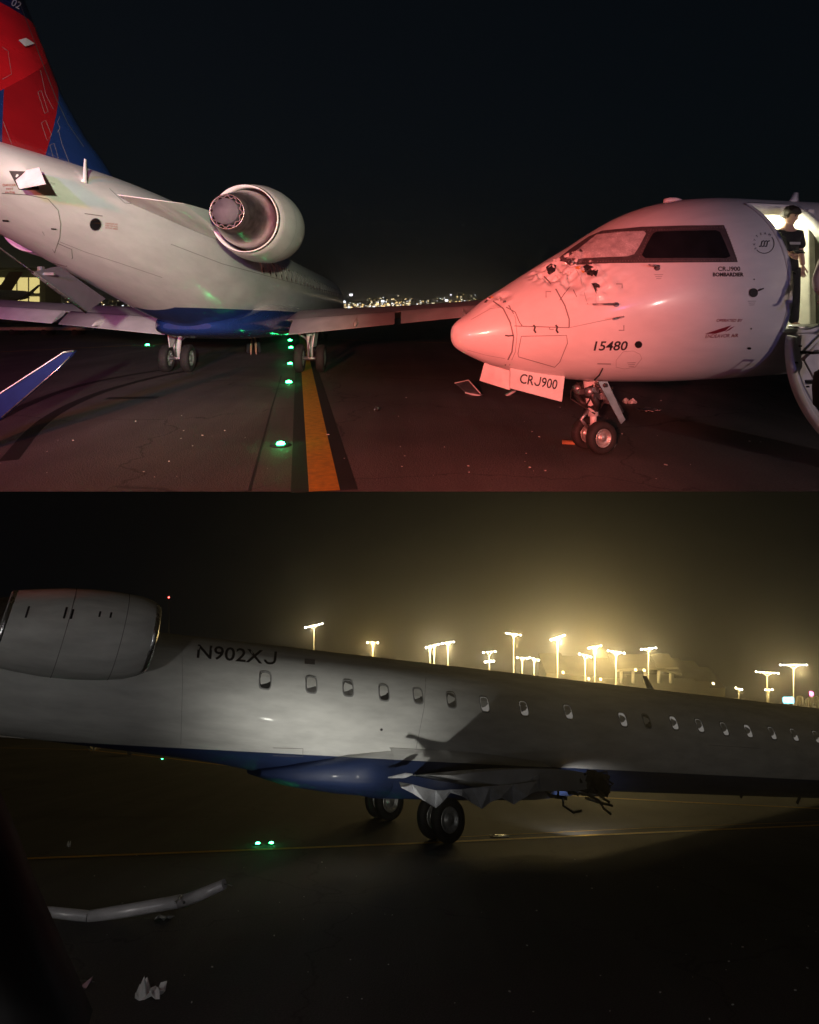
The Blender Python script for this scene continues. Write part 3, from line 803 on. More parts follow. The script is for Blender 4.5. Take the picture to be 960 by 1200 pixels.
# cockpit glazing: frame band, cracked windscreen, dark side window
M['window_band'] = plain('window_band', (0.075, 0.06, 0.062), .5, vary=.3, nscale=20)
M['cracked'] = None
m, nt, b_ = new_mat('cracked_glass'); N, L = nt.nodes, nt.links
tc = N.new('ShaderNodeTexCoord'); v1 = N.new('ShaderNodeTexVoronoi'); v1.feature = 'DISTANCE_TO_EDGE'; v1.inputs['Scale'].default_value = 34
nz = N.new('ShaderNodeTexNoise'); nz.inputs['Scale'].default_value = 9; nz.inputs['Detail'].default_value = 6
L.new(tc.outputs['Object'], v1.inputs['Vector']); L.new(tc.outputs['Object'], nz.inputs['Vector'])
mr = N.new('ShaderNodeMapRange'); mr.inputs['From Max'].default_value = .06; mr.inputs['To Min'].default_value = 1.0; mr.inputs['To Max'].default_value = .55; L.new(v1.outputs['Distance'], mr.inputs['Value'])
mu = N.new('ShaderNodeMath'); mu.operation = 'MULTIPLY'; L.new(mr.outputs[0], mu.inputs[0]); L.new(nz.outputs['Fac'], mu.inputs[1])
cr_ = N.new('ShaderNodeValToRGB'); cr_.color_ramp.elements[0].position = .15; cr_.color_ramp.elements[0].color = (.34, .32, .32, 1); cr_.color_ramp.elements[1].position = .6; cr_.color_ramp.elements[1].color = (.80, .78, .76, 1)
L.new(mu.outputs[0], cr_.inputs['Fac']); L.new(cr_.outputs[0], b_.inputs['Base Color']); b_.inputs['Roughness'].default_value = .25; b_.inputs['Coat Weight'].default_value = .5
M['cracked'] = m
band = B.decal('cockpit_window', [[(655, 303), (668, 293), (690, 278), (706, 271), (752, 266.5), (800, 265), (848, 264.5), (856, 284), (864, 307.5), (800, 308), (757, 308.5), (715, 309), (668, 311.5)]], .012, M['window_band'], maxlen=8)
B.decal('windscreen_pane', [[(664, 304), (676, 295), (690, 284), (700, 276), (730, 273), (755, 272), (757, 275), (749, 290), (743, 299), (735, 301.5), (700, 303)]], .020, M['cracked'], band, maxlen=6)
B.decal('side_pane', [[(752, 300), (758, 287), (765, 275), (770, 272.5), (800, 271.5), (838, 271), (843, 273), (848, 284), (855, 301), (850, 303), (800, 303), (756, 303.5)]], .020, M['glass_dark'], band, maxlen=6)
M['bolt'] = plain('bolt', (.22, .17, .17), .5)
bolts = []
for (a, b2, n_) in (((708, 274), (846, 267.5), 44), ((668, 308), (860, 305.5), 60), ((850, 270), (862, 303), 12), ((763, 270), (748, 305), 12)):
    for i in range(n_):
        u = a[0] + (b2[0] - a[0]) * i / (n_ - 1); v = a[1] + (b2[1] - a[1]) * i / (n_ - 1)
        bolts.append([(u - .5, v - .5), (u + .5, v - .5), (u + .5, v + .5), (u - .5, v + .5)])
B.decal('rivet_row', bolts, .023, M['bolt'], band)
# lettering and markings
B.text('fleet_number', '15480', 692.5, 410.5, 10.5, M['ink'], ang=-.5, shear=.22, xs=1.12, bold=.018)
B.text('type_print', 'CRJ900', 841, 317.5, 5.0, M['ink'], xs=1.05, bold=.02)
B.text('maker_print', 'BOMBARDIER', 835, 323.8, 4.2, M['ink'], xs=.98, bold=.045)
B.text('operator_print', 'OPERATED BY', 839, 377, 3.3, M['dark_red_ink'], shear=.3, xs=1.0, bold=.012)
B.text('operator_print', 'ENDEAVOR AIR', 826, 396, 4.2, M['dark_red_ink'], shear=.25, xs=.92, ang=-1.5)
B.decal('operator_swoosh', [[(826, 391), (838, 389.5), (849, 385.5), (857, 381), (850, 387.5), (838, 391)], [(849, 389), (856, 384), (861, 382), (855, 386.5)]], .004, M['dark_red_ink'])
# round alliance emblem
cx, cy_, rr = 895.5, 285.5, 11.5
B.line('emblem_ring', [(cx + rr * math.cos(R(a)), cy_ + rr * math.sin(R(a))) for a in range(-40, 150, 10)], .9, .004, M['ink'])
for i, ch in enumerate('SKYTEAM'):
    a = R(150 + i * 25); B.text('emblem_letter', ch, cx + (rr - 1) * math.cos(a), cy_ + (rr - 1) * math.sin(a), 2.8, M['ink'], ang=math.degrees(a) + 90, align='CENTER')
for k in range(3):
    o = k * 3.3 - 3.6
    B.line('emblem_ribbon', [(cx + o - 2.5, cy_ + 3.5), (cx + o - .3, cy_ + 3.2), (cx + o + .4, cy_ + .4), (cx + o + 1.0, cy_ - 2.4), (cx + o + 3.5, cy_ - 3.2)], 1.3, .004, M['ink'], sub=2)
def disc(u, v, r, ry=None): return [(u + r * math.cos(a * .4488), v + (ry or r) * math.sin(a * .4488)) for a in range(14)]
B.decal('static_port', [disc(748, 403.5, 4.4, 4.2)], .008, M['black'])
for (u, v, r) in ((882.5, 343, 5.3),): 
    vo = B.decal('angle_vane', [disc(u, v, r)], .010, M['black'])
    B.line('vane_arm', [(886, 341), (893, 338)], 1.4, .03, M['black'], vo)
B.decal('skin_port', [disc(878, 408, 2.3, 1.4), disc(883.5, 327.5, .9), disc(880, 385, .9)], .006, M['black'])
for (u, v) in ((772, 322), (740, 425), (881, 353)):
    for k in range(3): B.line('small_print', [(u - 5 + k, v + k * 2.2), (u + 5 - k, v + k * 2.2 - .2)], .7, .004, M['grey_ink'])
B.line('small_print', [(700, 426), (716, 426.4)], 1.4, .004, M['grey_ink'])
B.line('drain_mast', [(706, 430), (702, 438), (696, 444)], 1.6, .02, M['black'])
def probe(u0, v0, u1, v1, r=.015):
    p, n = B.hit(u1, v1); q, n2 = B.hit(u0, v0)
    MB().tube([p, p + n * .07, q + n2 * .09], [r * 1.5, r, r * .5], 10).build('pitot_probe', M['grey_metal'], B.root)
    B.decal('probe_base', [disc(u1, v1, 3.6, 2.8)], .006, M['grey_metal'])
probe(692, 358, 722, 357); probe(758, 314, 770, 314.5, .016)
p, n = B.hit(731, 371)
MB().tube([p, p + n * .05 + Vector((.18, 0, -.02))], .012, 8).build('ice_probe', M['bright_metal'], B.root)
# torn skin and wreckage at the nose
def scrap(name, u, v, size, seed, mat, parent, cr, off=.04):
    rnd = random.Random(seed); p, n = cr.hit(u, v)
    bm = bmesh.new(); bmesh.ops.create_grid(bm, x_segments=4, y_segments=3, size=.5)
    q = (n + Vector((rnd.uniform(-.7, .7), rnd.uniform(-.7, .7), rnd.uniform(-.5, .7)))).to_track_quat('Z', 'Y').to_matrix()
    for vv in bm.verts:
        c = vv.co; z = rnd.uniform(-.25, .25)
        vv.co = p + n * off + q @ (Vector((c.x * rnd.uniform(.6, 1.3), c.y * rnd.uniform(.5, 1.1) * .7, z)) * size)
    bmesh.ops.solidify(bm, geom=bm.faces[:], thickness=.004)
    me = bpy.data.meshes.new(name); bm.to_mesh(me); bm.free()
    return mesh_obj(name, me, mat, parent)
M['insulation'] = plain('insulation', (.62, .30, .06), .8, vary=.3, nscale=25)
for i, (u, v, sz, mt) in enumerate(((677, 314, .10, 'insulation'), (682, 318, .09, 'insulation'), (690, 318, .12, 'dark_metal'), (693, 322, .09, 'dark_metal'), (697, 315, .10, 'white_metal'), (668, 307, .12, 'bright_metal'),
                                    (660, 305, .10, 'dark_metal'), (652, 306, .09, 'white_metal'), (646, 320, .10, 'black'), (700, 336, .10, 'dark_metal'), (573, 351, .10, 'bright_metal'), (570, 354, .08, 'dark_metal'),
                                    (576, 349, .09, 'insulation'), (586, 351, .10, 'white_metal'), (592, 354, .09, 'grey_metal'), (655, 323, .12, 'white_metal'), (667, 320, .12, 'white_metal'), (674, 309, .10, 'grey_metal'), (684, 309, .09, 'dark_metal'))):
    scrap('torn_skin', u, v, sz * .72, 100 + i, M[mt], B.root, B, .012)
for pts in (((656, 352), (661, 345), (668, 336)), ((672, 340), (676, 348)), ((697, 333), (700, 341)), ((596, 358), (602, 368))):
    B.line('skin_tear', pts, .9, .006, M['seam'], sub=4)
for pl_ in ([(683, 313), (688, 310), (694, 312), (701, 317), (699, 325), (694, 321), (689, 323), (686, 317)], [(640, 313), (646, 309), (652, 311), (651, 318), (645, 322), (642, 318)], [(693, 332), (698, 331), (703, 334), (699, 338), (699, 345), (696, 338)]):
    B.decal('torn_dark_patch', [pl_], .007, M['black'], maxlen=4)  # black patch on the skin paints the dark inside of a tear
# nose gear doors with the type name
doorn = (B.M.to_3x3() @ Vector((.12, 1, .05))).normalized()
dp0 = B.w((-1.6, .30, -1.35))
def plate(name, px, th, mat, p0=dp0, nrm=doorn, parent=None, cr=B):
    poly = [cr.Mi @ onplane(u, v, p0, nrm) for u, v in px]
    nl = cr.Mi.to_3x3() @ nrm
    return MB().prism(poly, -nl * th).build(name, mat, parent or cr.root)
door = plate('nose_gear_door', [(598.5, 423), (601, 420), (662, 441), (658.5, 470.5), (655, 470), (598, 455)], .03, M['white_metal'])
bm = text_bm('CRJ900', .012)
for q in bm.verts:
    x, y = q.co.x * 16.0 * .80, q.co.y * 16.0; a = R(10)
    u, v = 608 + x * math.cos(a) + y * math.sin(a), 448.5 - y * math.cos(a) + x * math.sin(a)
    q.co = B.Mi @ (onplane(u, v, dp0, doorn) + doorn * .004)
me = bpy.data.meshes.new('type_print'); bm.to_mesh(me); bm.free(); mesh_obj('type_print', me, M['ink'], door)
dn2 = (B.M.to_3x3() @ Vector((.8, .6, .1))).normalized()
plate('nose_gear_door', [(568, 424), (598, 428), (597, 457), (562, 446)], .03, M['white_metal'], B.w((-1.25, .25, -1.3)), dn2)
# nose gear
ngb = empty('nose_gear'); ngb.parent = B.root
gp = gpt(696, 529); gl_ = B.Mi @ gp; ngb.location = gl_
zt = -1.25 - gl_.z
MB().tube([(0, 0, .23), (0, 0, .62)], .045, 14).tube([(0, 0, .5), (.05, 0, zt)], [.075, .085], 14).build('strut', M['white_metal'], ngb)
MB().lathe([(0, .078), (.03, .082), (.06, .078)], 16, Matrix.Translation((0, 0, .56)) @ Matrix.Rotation(-math.pi / 2, 4, 'Y')).build('chrome_collar', M['bright_metal'], ngb)
MB().tube([(0, -.19, .23), (0, .19, .23)], .04, 10).build('axle', M['grey_metal'], ngb)
wheel(ngb, (0, .17, .225), .225, .15); wheel(ngb, (0, -.17, .225), .225, .15)
mb = MB().tube([(-.08, .05, zt - .05), (-.25, .05, .8), (-.45, .04, .52)], .035, 8).tube([(-.08, -.05, zt), (-.4, -.1, .75)], .03, 8)
mb.build('drag_brace', M['grey_metal'], ngb)
MB().tube([(.06, 0, .60), (.20, 0, .46), (.06, 0, .30)], .025, 8).build('torque_link', M['grey_metal'], ngb)
MB().tube([(.15, .12, zt - .06), (.1, .2, .72), (.0, .1, .62), (.1, -.1, .66), (.16, -.16, .8)], .05, 10).tube([(.1, -.22, .8), (.1, .22, .8)], .055, 12).tube([(0, -.3, .95), (0, .3, .95)], .03, 8).build('steering_unit', M['dark_metal'], ngb)
rnd = random.Random(5)
hz = MB()
for k in range(12):
    a = Vector((rnd.uniform(-.12, .18), rnd.uniform(-.2, .2), zt - .05)); c = Vector((rnd.uniform(-.25, .25), rnd.uniform(-.25, .25), rnd.uniform(.6, .95))); d = Vector((rnd.uniform(-.08, .1), rnd.uniform(-.1, .1), rnd.uniform(.45, .7)))
    hz.tube([a, (a + c) / 2 + Vector((rnd.uniform(-.05, .05), 0, 0)), c, d], .011, 6)
hz.build('hose', M['rubber'], ngb)
hb = MB()
for k in range(9): hb.box((rnd.uniform(-.15, .2), rnd.uniform(-.2, .2), rnd.uniform(.7, zt)), (rnd.uniform(.05, .12), rnd.uniform(.05, .12), rnd.uniform(.05, .12)), bev=.012)
hb.build('valve_block', M['grey_metal'], ngb)
MB().lathe([(0, .065), (.06, .06), (.07, .0)], 16, Matrix.Translation((.14, .14, .86))).lathe([(0, .065), (.06, .06), (.07, .0)], 16, Matrix.Translation((.14, -.14, .86))).build('taxi_lamp', M['grey_metal'], ngb)
plate('gear_door_leaf', [(701, 447), (712, 447), (733, 492), (728, 497)], .02, M['grey_metal'], B.w((-3.0, .38, -1.5)), doorn)

# ---- door opening, cabin vestibule, airstair
def arc_pts(s, a0, a1, n, off=0.0): return [skin(s, R(a0 + (a1 - a0) * i / n), off) for i in range(n + 1)]
def door_ring(inset, off, s_in=0.0):
    a0, a1 = DA0, DA1; pts = []
    for s, al in [(DS0 - inset, a0 + (a1 - a0) * i / 16) for i in range(17)] + [(DS0 - inset + (DS1 - DS0 + 2 * inset) * i / 6, a1 + inset * 40) for i in range(1, 6)] + \
                 [(DS1 + inset, a1 - (a1 - a0) * i / 16) for i in range(17)] + [(DS1 + inset - (DS1 - DS0 + 2 * inset) * i / 6, a0 - inset * 40) for i in range(1, 6)]:
        pts.append(skin(s, R(al), off))
    return pts
fr = MB().loft([door_ring(.05, .002), door_ring(.05, .014), door_ring(-.02, .014), door_ring(-.02, -.14), door_ring(.03, -.14)], caps=False)
fr.build('door_frame', M['white_metal'], B.root)
M['cabin_wall'] = plain('cabin_wall', (.72, .71, .62), .6)
M['cabin_floor'] = plain('cabin_floor', (.05, .05, .06), .8)
FZ = -.60
def cross_poly(s, w=.0):
    return [skin(s, R(a), -.10) for a in range(0, 360, 12)]
MB().prism(cross_poly(DS0 - .08), (.03, 0, 0)).build('bulkhead', M['cabin_wall'], B.root)
MB().prism(cross_poly(DS1 + .28), (-.03, 0, 0)).build('bulkhead', M['cabin_wall'], B.root)
MB().box((-(DS0 + DS1) / 2 - .1, 0, FZ - .03), (1.36, 2.2, .06)).build('cabin_floor', M['cabin_floor'], B.root)
MB().box((-(DS0 + DS1) / 2 - .1, -.55, .32), (1.30, .08, 1.9)).build('galley_wall', M['cabin_wall'], B.root)
MB().box((-(DS1 + .10), .45, .25), (.12, .8, 1.7), bev=.02).build('wardrobe', M['cabin_wall'], B.root)
M['cabin_lamp'] = plain('cabin_lamp', (.8, .8, .7), .5, emit=(1.0, .95, .66), estr=9.0)
MB().box((-(DS0 + DS1) / 2, .15, 1.20), (.7, .42, .03)).build('cabin_lamp', M['cabin_lamp'], B.root)
light('cabin_glow', 'POINT', B.w((-(DS0 + .35), .30, 1.02)), 70, (1.0, .94, .66), size=.12)
hinge = skin(DS0, R(DA0)); hinge2 = skin(DS1, R(DA0))
ANG = R(163)
def fold(p):
    q = Vector((p.x, p.y - hinge.y, p.z - hinge.z)); c, s_ = math.cos(-ANG), math.sin(-ANG)
    return Vector((q.x, hinge.y + .03 + q.y * c - q.z * s_, hinge.z - .05 + q.y * s_ + q.z * c))
st = empty('airstair_door'); st.parent = B.root
S0, S1 = DS0 + .02, DS1 - .02
nA = 22
def sh(s, al, off): return fold(skin(s, R(al), off))
outer = [[sh(S0 + (S1 - S0) * i / 10, DA0 + (DA1 - DA0) * k / nA, .0) for i in range(11)] for k in range(nA + 1)]
inner = [[sh(S0 + (S1 - S0) * i / 10, DA0 + (DA1 - DA0) * k / nA, -.09) for i in range(11)] for k in range(nA + 1)]
mb = MB(); mb.loft(outer, closed=False); mb.build('door_skin', SKINB, st)
mb = MB()
for s_a, s_b in ((S0, S0 + .07), (S1 - .07, S1)):
    rg = []
    for k in range(nA + 1):
        al = DA0 + (DA1 - DA0) * k / nA
        rg.append([sh(s_a, al, -.002), sh(s_b, al, -.002), sh(s_b, al, -.12), sh(s_a, al, -.12)])
    mb.loft(rg)
mb.build('door_rim', M['white_metal'], st)
mb = MB()
for k in range(nA):
    al = DA0 + (DA1 - DA0) * k / nA; al2 = DA0 + (DA1 - DA0) * (k + 1) / nA
    mb.add([sh(S0 + .07, al, -.05), sh(S1 - .07, al, -.05), sh(S1 - .07, al2, -.05), sh(S0 + .07, al2, -.05)], [(0, 1, 2, 3)])
mb.build('door_liner', M['white_metal'], st)
for k, al in enumerate((-14, 4, 22, 40)):
    c0 = sh(S0 + .22, al, -.10); c1 = sh(S1 - .1, al, -.10)
    T = MB(); T.box((c0 + c1) / 2 + Vector((0, 0, .05)), (abs(c1.x - c0.x), .25, .035)); T.box((c0 + c1) / 2 + Vector((0, -.11, -.03)), (abs(c1.x - c0.x), .02, .17))
    T.build('step', M['black'], st)
for (s_, al) in ((S0 + .04, -10), (S0 + .04, 30), (S0 + .13, -20), (S0 + .14, 5), (S0 + .16, 44)):
    c = sh(s_, al, -.125); MB().lathe([(0, .022), (.02, .018), (.022, 0)], 12, Matrix.Translation(c) @ Matrix.Rotation(-math.pi / 2, 4, 'Y')).build('latch', M['black'], st)
r0 = sh(S0 + .14, -12, -.14); r1 = r0 + Vector((-.55, .05, .42)); r2 = sh(S0 + .25, 30, -.14)
MB().tube([r0, r1, r1 + Vector((-.5, .1, .35))], .022, 10).build('handrail', M['white_metal'], st)
MB().tube([r0 + Vector((0, .02, .0)), r2], .012, 8).build('stay_cable', M['grey_metal'], st)
MB().tube([skin(S0 + .1, R(DA0), -.02) + Vector((0, 0, .05)), skin(S0 + .4, R(DA0), .06) + Vector((0, 0, .05)), skin(S0 + .75, R(DA0), .03) + Vector((0, 0, .11))], .018, 10).build('sill_bar', M['bright_metal'], B.root)
MB().loft([[skin(5.75, R(82)) + Vector((x * k - zz * .4, y * k, zz)) for x, y in ((.10, 0), (0, .016), (-.10, 0), (0, -.016))] for zz, k in ((-.02, 1.5), (.02, 1.1), (.14, .6))]).build('blade_antenna', M['white_metal'], B.root)
MB().loft([[skin(3.6, R(92)) + Vector((x * k, y * k, zz)) for x, y in [(.17 * math.cos(a * .628), .08 * math.sin(a * .628)) for a in range(10)]] for zz, k in ((-.03, 1.0), (.03, .95), (.055, .5))]).build('dome_antenna', M['white_metal'], B.root)

# ------------------------------------------------------------------ people
M['skin_tone'] = plain('skin_tone', (.50, .30, .22), .55, vary=.06)
M['hair'] = plain('hair', (.022, .014, .010), .55, vary=.3, nscale=60, bump=.6, bscale=90)
M['black_cloth'] = plain('black_cloth', (.012, .012, .013), .85, vary=.3, nscale=18, bump=.3, bscale=30)
M['pale_cloth'] = plain('pale_cloth', (.55, .46, .44), .8, vary=.12, nscale=12, bump=.5, bscale=18)
M['navy_cloth'] = plain('navy_cloth', (.02, .022, .035), .85, vary=.3, nscale=18, bump=.3, bscale=30)
M['grey_print'] = plain('grey_print', (.35, .35, .36), .7)
def skinned(name, verts, edges, mat, parent, sub=2, root=0):
    """verts: list of (x,y,z, rx, ry)"""
    me = bpy.data.meshes.new(name); me.from_pydata([v[:3] for v in verts], edges, []); me.update()
    o = mesh_obj(name, me, mat, parent)
    md = o.modifiers.new('skin', 'SKIN'); md.use_smooth_shade = True
    for i, v in enumerate(verts):
        sv = me.skin_vertices[0].data[i]; sv.radius = (v[3], v[4] if len(v) > 4 else v[3]); sv.use_root = (i == root)
    ss_ = o.modifiers.new('subdivision', 'SUBSURF'); ss_.levels = sub; ss_.render_levels = sub
    return o
def head_mesh(name, c, R3, mat, parent, sz=1.0):
    """head with brow, nose, chin and ears; faces local -Y; c = centre"""
    prof = [(-.115, .030, .035, -.045), (-.105, .048, .052, -.030), (-.085, .058, .070, -.016), (-.055, .066, .082, -.006), (-.02, .072, .090, 0), (.02, .076, .094, .004), (.055, .075, .094, .006), (.085, .066, .082, .008), (.108, .045, .058, .008), (.12, .012, .015, .008)]
    rings = []
    for z, rx, ry, yo in prof:
        rg = []
        for k in range(28):
            a = 2 * math.pi * k / 28; x = rx * math.cos(a); y = yo + ry * math.sin(a)
            front = max(0, -math.sin(a))
            if abs(x) < .016 and front > .9: y -= {-.055: .004, -.02: .022, .02: .010}.get(z, 0) * (1 - abs(x) / .02)
            if .018 < abs(x) < .045 and front > .6 and z == .02: y += .008
            rg.append(R3 @ (Vector((x, y, z)) * sz) + c)
        rings.append(rg)
    mb = MB().loft(rings)
    for sg in (1, -1):
        mb.lathe([(-.008, .004), (-.004, .026), (.006, .028), (.012, .01)], 12, Matrix.Translation(c) @ R3.to_4x4() @ Matrix.Translation((sg * .076 * sz, .012, .0)) @ Matrix.Scale(1.25, 4, (0, 0, 1)))
    return mb.build(name, mat, parent)
def hair_mesh(c, R3, parent, sz=1.0, seed=1):
    rnd = random.Random(seed); rings = []
    for i, (z, r, yo) in enumerate(((-.05, .070, .045), (-.02, .082, .030), (.02, .090, .020), (.045, .096, .004), (.075, .094, 0), (.105, .078, 0), (.128, .05, 0), (.138, .012, 0))):
        rg = []
        for k in range(30):
            a = 2 * math.pi * k / 30; rr = r + rnd.uniform(-.006, .009)
            y = yo + rr * 1.12 * math.sin(a)
            if z < .04 and math.sin(a) < 0: y = max(y, -.028 if abs(math.cos(a)) > .6 else -.02 + .0 * a); 
            rg.append(R3 @ (Vector((rr * math.cos(a), y, z + rnd.uniform(-.004, .006))) * sz) + c)
        rings.append(rg)
    return MB().loft(rings).build('hair', M['hair'], parent)
def hand(parent, wrist, R3, mat, curl=.5, sz=1.0):
    """palm and five bent fingers as one skinned mesh; local -Z runs down the fingers"""
    V, E = [], []
    def add(p, r, par=None):
        q = wrist + R3 @ (Vector(p) * sz); V.append((q.x, q.y, q.z, r * sz, r * sz))
        if par is not None: E.append((par, len(V) - 1))
        return len(V) - 1
    w0 = add((0, 0, .01), .024); k0 = add((0, 0, -.05), .030, w0); k1 = add((0, -.004, -.085), .026, k0)
    for x, L_ in ((-.030, .062), (-.010, .074), (.011, .070), (.030, .055)):
        a = add((x, -.004, -.095), .010, k1); b = add((x * 1.1, -.012 - .02 * curl, -.095 - L_ * .5), .009, a); add((x * 1.1, -.022 - .05 * curl, -.095 - L_ * (1 - .35 * curl)), .008, b)
    a = add((.034, -.010, -.040), .013, k0); b = add((.052, -.022, -.068), .011, a); add((.052, -.034, -.095), .009, b)
    return skinned('hand', V, E, mat, parent, 1)

# person in the doorway
P1 = empty('person'); f1 = at(923, 388, 8.85); fl = B.w((-4.76, .84, FZ)).z + .0
P1.matrix_world = Matrix.Translation((f1.x, f1.y, fl)) @ Matrix.Rotation(R(8), 4, 'Z')
tag(P1, 'person in black T-shirt and black trousers standing in the open aircraft doorway', 'person')
H_ = .955
def sclv(vs): return [(x * H_, y * H_, z * H_, *[r for r in rs]) for (x, y, z, *rs) in vs]
body = sclv([(0, 0, .95, .13, .10), (0, 0, 1.12, .125, .09), (0, -.01, 1.30, .15, .10), (0, 0, 1.44, .09, .075), (0, -.012, 1.52, .052, .055), (0, -.03, 1.58, .05, .055),
        (-.17, 0, 1.41, .055, .055), (-.235, .0, 1.18, .042, .042), (-.13, -.19, 1.10, .034, .034),
        (.17, 0, 1.41, .055, .055), (.225, .02, 1.16, .042, .042), (.235, -.02, .93, .033, .033),
        (-.09, 0, .88, .085, .085), (-.10, -.01, .50, .06, .06), (-.10, .02, .09, .04, .04), (-.11, -.12, .04, .04, .03),
        (.09, 0, .88, .085, .085), (.10, -.01, .50, .06, .06), (.11, .02, .09, .04, .04), (.12, -.12, .04, .04, .03)])
edg = [(0, 1), (1, 2), (2, 3), (3, 4), (4, 5), (3, 6), (6, 7), (7, 8), (3, 9), (9, 10), (10, 11), (0, 12), (12, 13), (13, 14), (14, 15), (0, 16), (16, 17), (17, 18), (18, 19)]
skinned('body', body, edg, M['skin_tone'], P1)
sh_ = sclv([(0, 0, .80, .165, .13), (0, 0, 1.10, .15, .115), (0, -.01, 1.28, .172, .122), (0, 0, 1.425, .11, .092), (-.17, 0, 1.41, .078, .078), (-.235, 0, 1.20, .074, .070), (.17, 0, 1.41, .078, .078), (.232, .012, 1.18, .074, .070)])
skinned('t_shirt', sh_, [(0, 1), (1, 2), (2, 3), (3, 4), (4, 5), (3, 6), (6, 7)], M['black_cloth'], P1)
tr = sclv([(0, 0, .99, .15, .115), (-.09, 0, .86, .10, .10), (-.10, -.01, .50, .08, .08), (-.10, .02, .07, .07, .07), (.09, 0, .86, .10, .10), (.10, -.01, .50, .08, .08), (.11, .02, .07, .07, .07)])
skinned('trousers', tr, [(0, 1), (1, 2), (2, 3), (0, 4), (4, 5), (5, 6)], M['black_cloth'], P1)
hc = Vector((.01, -.045, 1.665)) * H_; HR = (Matrix.Rotation(R(24), 3, 'Z') @ Matrix.Rotation(R(22), 3, 'X'))
hd = head_mesh('head', hc, HR, M['skin_tone'], P1, 1.0)
hair_mesh(hc, HR, P1, 1.02)
for sg in (1, -1):
    MB().lathe([(-.004, .001), (-.003, .011), (.003, .009), (.004, 0)], 10, Matrix.Translation(hc) @ HR.to_4x4() @ Matrix.Translation((sg * .031, -.083, .018)) @ Matrix.Rotation(R(90), 4, 'Z')).build('eye', M['black'], hd)
    MB().box(hc + HR @ Vector((sg * .031, -.087, .036)), (.03, .008, .006), rot=HR).build('eyebrow', M['hair'], hd)
MB().box(hc + HR @ Vector((0, -.078, -.062)), (.036, .008, .008), rot=HR).build('mouth', M['red_ink'], hd)
hand(P1, Vector((.235, -.02, .93)) * H_, Matrix.Rotation(R(10), 3, 'X'), M['skin_tone'])
hand(P1, Vector((-.13, -.19, 1.10)) * H_, Matrix.Rotation(R(-70), 3, 'Y') @ Matrix.Rotation(R(20), 3, 'X'), M['skin_tone'], .9)
MB().box(Vector((0, -.150, 1.25)) * H_, (.16, .006, .035)).build('shirt_print', M['grey_print'], P1)
ph = MB().box((0, 0, 0), (.15, .012, .075), bev=.006).build('phone', M['black'])
ph.matrix_world = P1.matrix_world @ Matrix.Translation(Vector((-.03, -.26, 1.12)) * H_) @ Matrix.Rotation(R(-50), 4, 'X')
tag(ph, 'dark phone held at the waist by the person in black', 'phone')

# person at the right edge on the stair
P2 = empty('person'); f2 = at(986, 440, 7.75); P2.matrix_world = Matrix.Translation(f2) @ Matrix.Rotation(R(-35), 4, 'Z')
tag(P2, 'person in pale jacket and dark trousers on the airstair at the right edge', 'person')
b2 = [(0, 0, .95, .13, .10), (0, 0, 1.12, .125, .09), (0, -.01, 1.30, .15, .10), (0, 0, 1.44, .09, .075), (0, -.012, 1.52, .052, .055), (0, -.03, 1.58, .05, .055),
      (-.17, 0, 1.41, .055, .055), (-.25, -.02, 1.15, .042, .042), (-.20, -.20, .98, .034, .034),
      (.17, 0, 1.41, .055, .055), (.24, .02, 1.14, .042, .042), (.235, -.06, .93, .033, .033),
      (-.09, 0, .88, .085, .085), (-.10, -.05, .50, .06, .06), (-.10, .02, .09, .04, .04), (-.11, -.12, .04, .04, .03),
      (.09, 0, .88, .085, .085), (.10, -.01, .50, .06, .06), (.11, .02, .09, .04, .04), (.12, -.12, .04, .04, .03)]
skinned('body', b2, edg, M['skin_tone'], P2)
skinned('jacket', [(0, 0, .88, .165, .13), (0, 0, 1.10, .165, .125), (0, -.01, 1.28, .18, .13), (0, 0, 1.43, .12, .10), (-.17, 0, 1.41, .085, .085), (-.25, -.02, 1.15, .07, .07), (-.21, -.17, 1.01, .055, .055), (.17, 0, 1.41, .085, .085), (.24, .02, 1.14, .07, .07), (.237, -.04, .97, .055, .055)],
        [(0, 1), (1, 2), (2, 3), (3, 4), (4, 5), (5, 6), (3, 7), (7, 8), (8, 9)], M['pale_cloth'], P2)
skinned('trousers', [(0, 0, .93, .15, .115), (-.09, 0, .86, .105, .105), (-.10, -.05, .50, .085, .085), (-.10, .02, .07, .075, .075), (.09, 0, .86, .105, .105), (.10, -.01, .50, .085, .085), (.11, .02, .07, .075, .075)], [(0, 1), (1, 2), (2, 3), (0, 4), (4, 5), (5, 6)], M['navy_cloth'], P2)
hc2 = Vector((0, -.04, 1.665)); HR2 = Matrix.Rotation(R(10), 3, 'X')
head_mesh('head', hc2, HR2, M['skin_tone'], P2); hair_mesh(hc2, HR2, P2, 1.12, 5)
hand(P2, Vector((-.20, -.20, .98)), Matrix.Rotation(R(-25), 3, 'X'), M['skin_tone'], .9)
hand(P2, Vector((.235, -.06, .93)), Matrix.Rotation(R(10), 3, 'X'), M['skin_tone'])
bgp = at(974, 478, 7.55)
bag = empty('travel_bag', Matrix.Translation(bgp)); tag(bag, 'black travel bag on the lower steps of the airstair', 'bag')
MB().loft([[(w_ * math.copysign(abs(math.cos(a * .3927)) ** .6, math.cos(a * .3927)), d_ * math.copysign(abs(math.sin(a * .3927)) ** .6, math.sin(a * .3927)), z_) for a in range(16)] for z_, w_, d_ in ((0, .15, .10), (.03, .18, .13), (.25, .19, .14), (.42, .17, .12), (.47, .10, .07))]).build('body', M['black_cloth'], bag)
MB().tube([(-.10, 0, .46), (-.09, 0, .58), (.09, 0, .58), (.10, 0, .46)], .015, 8).build('handle', M['black'], bag)

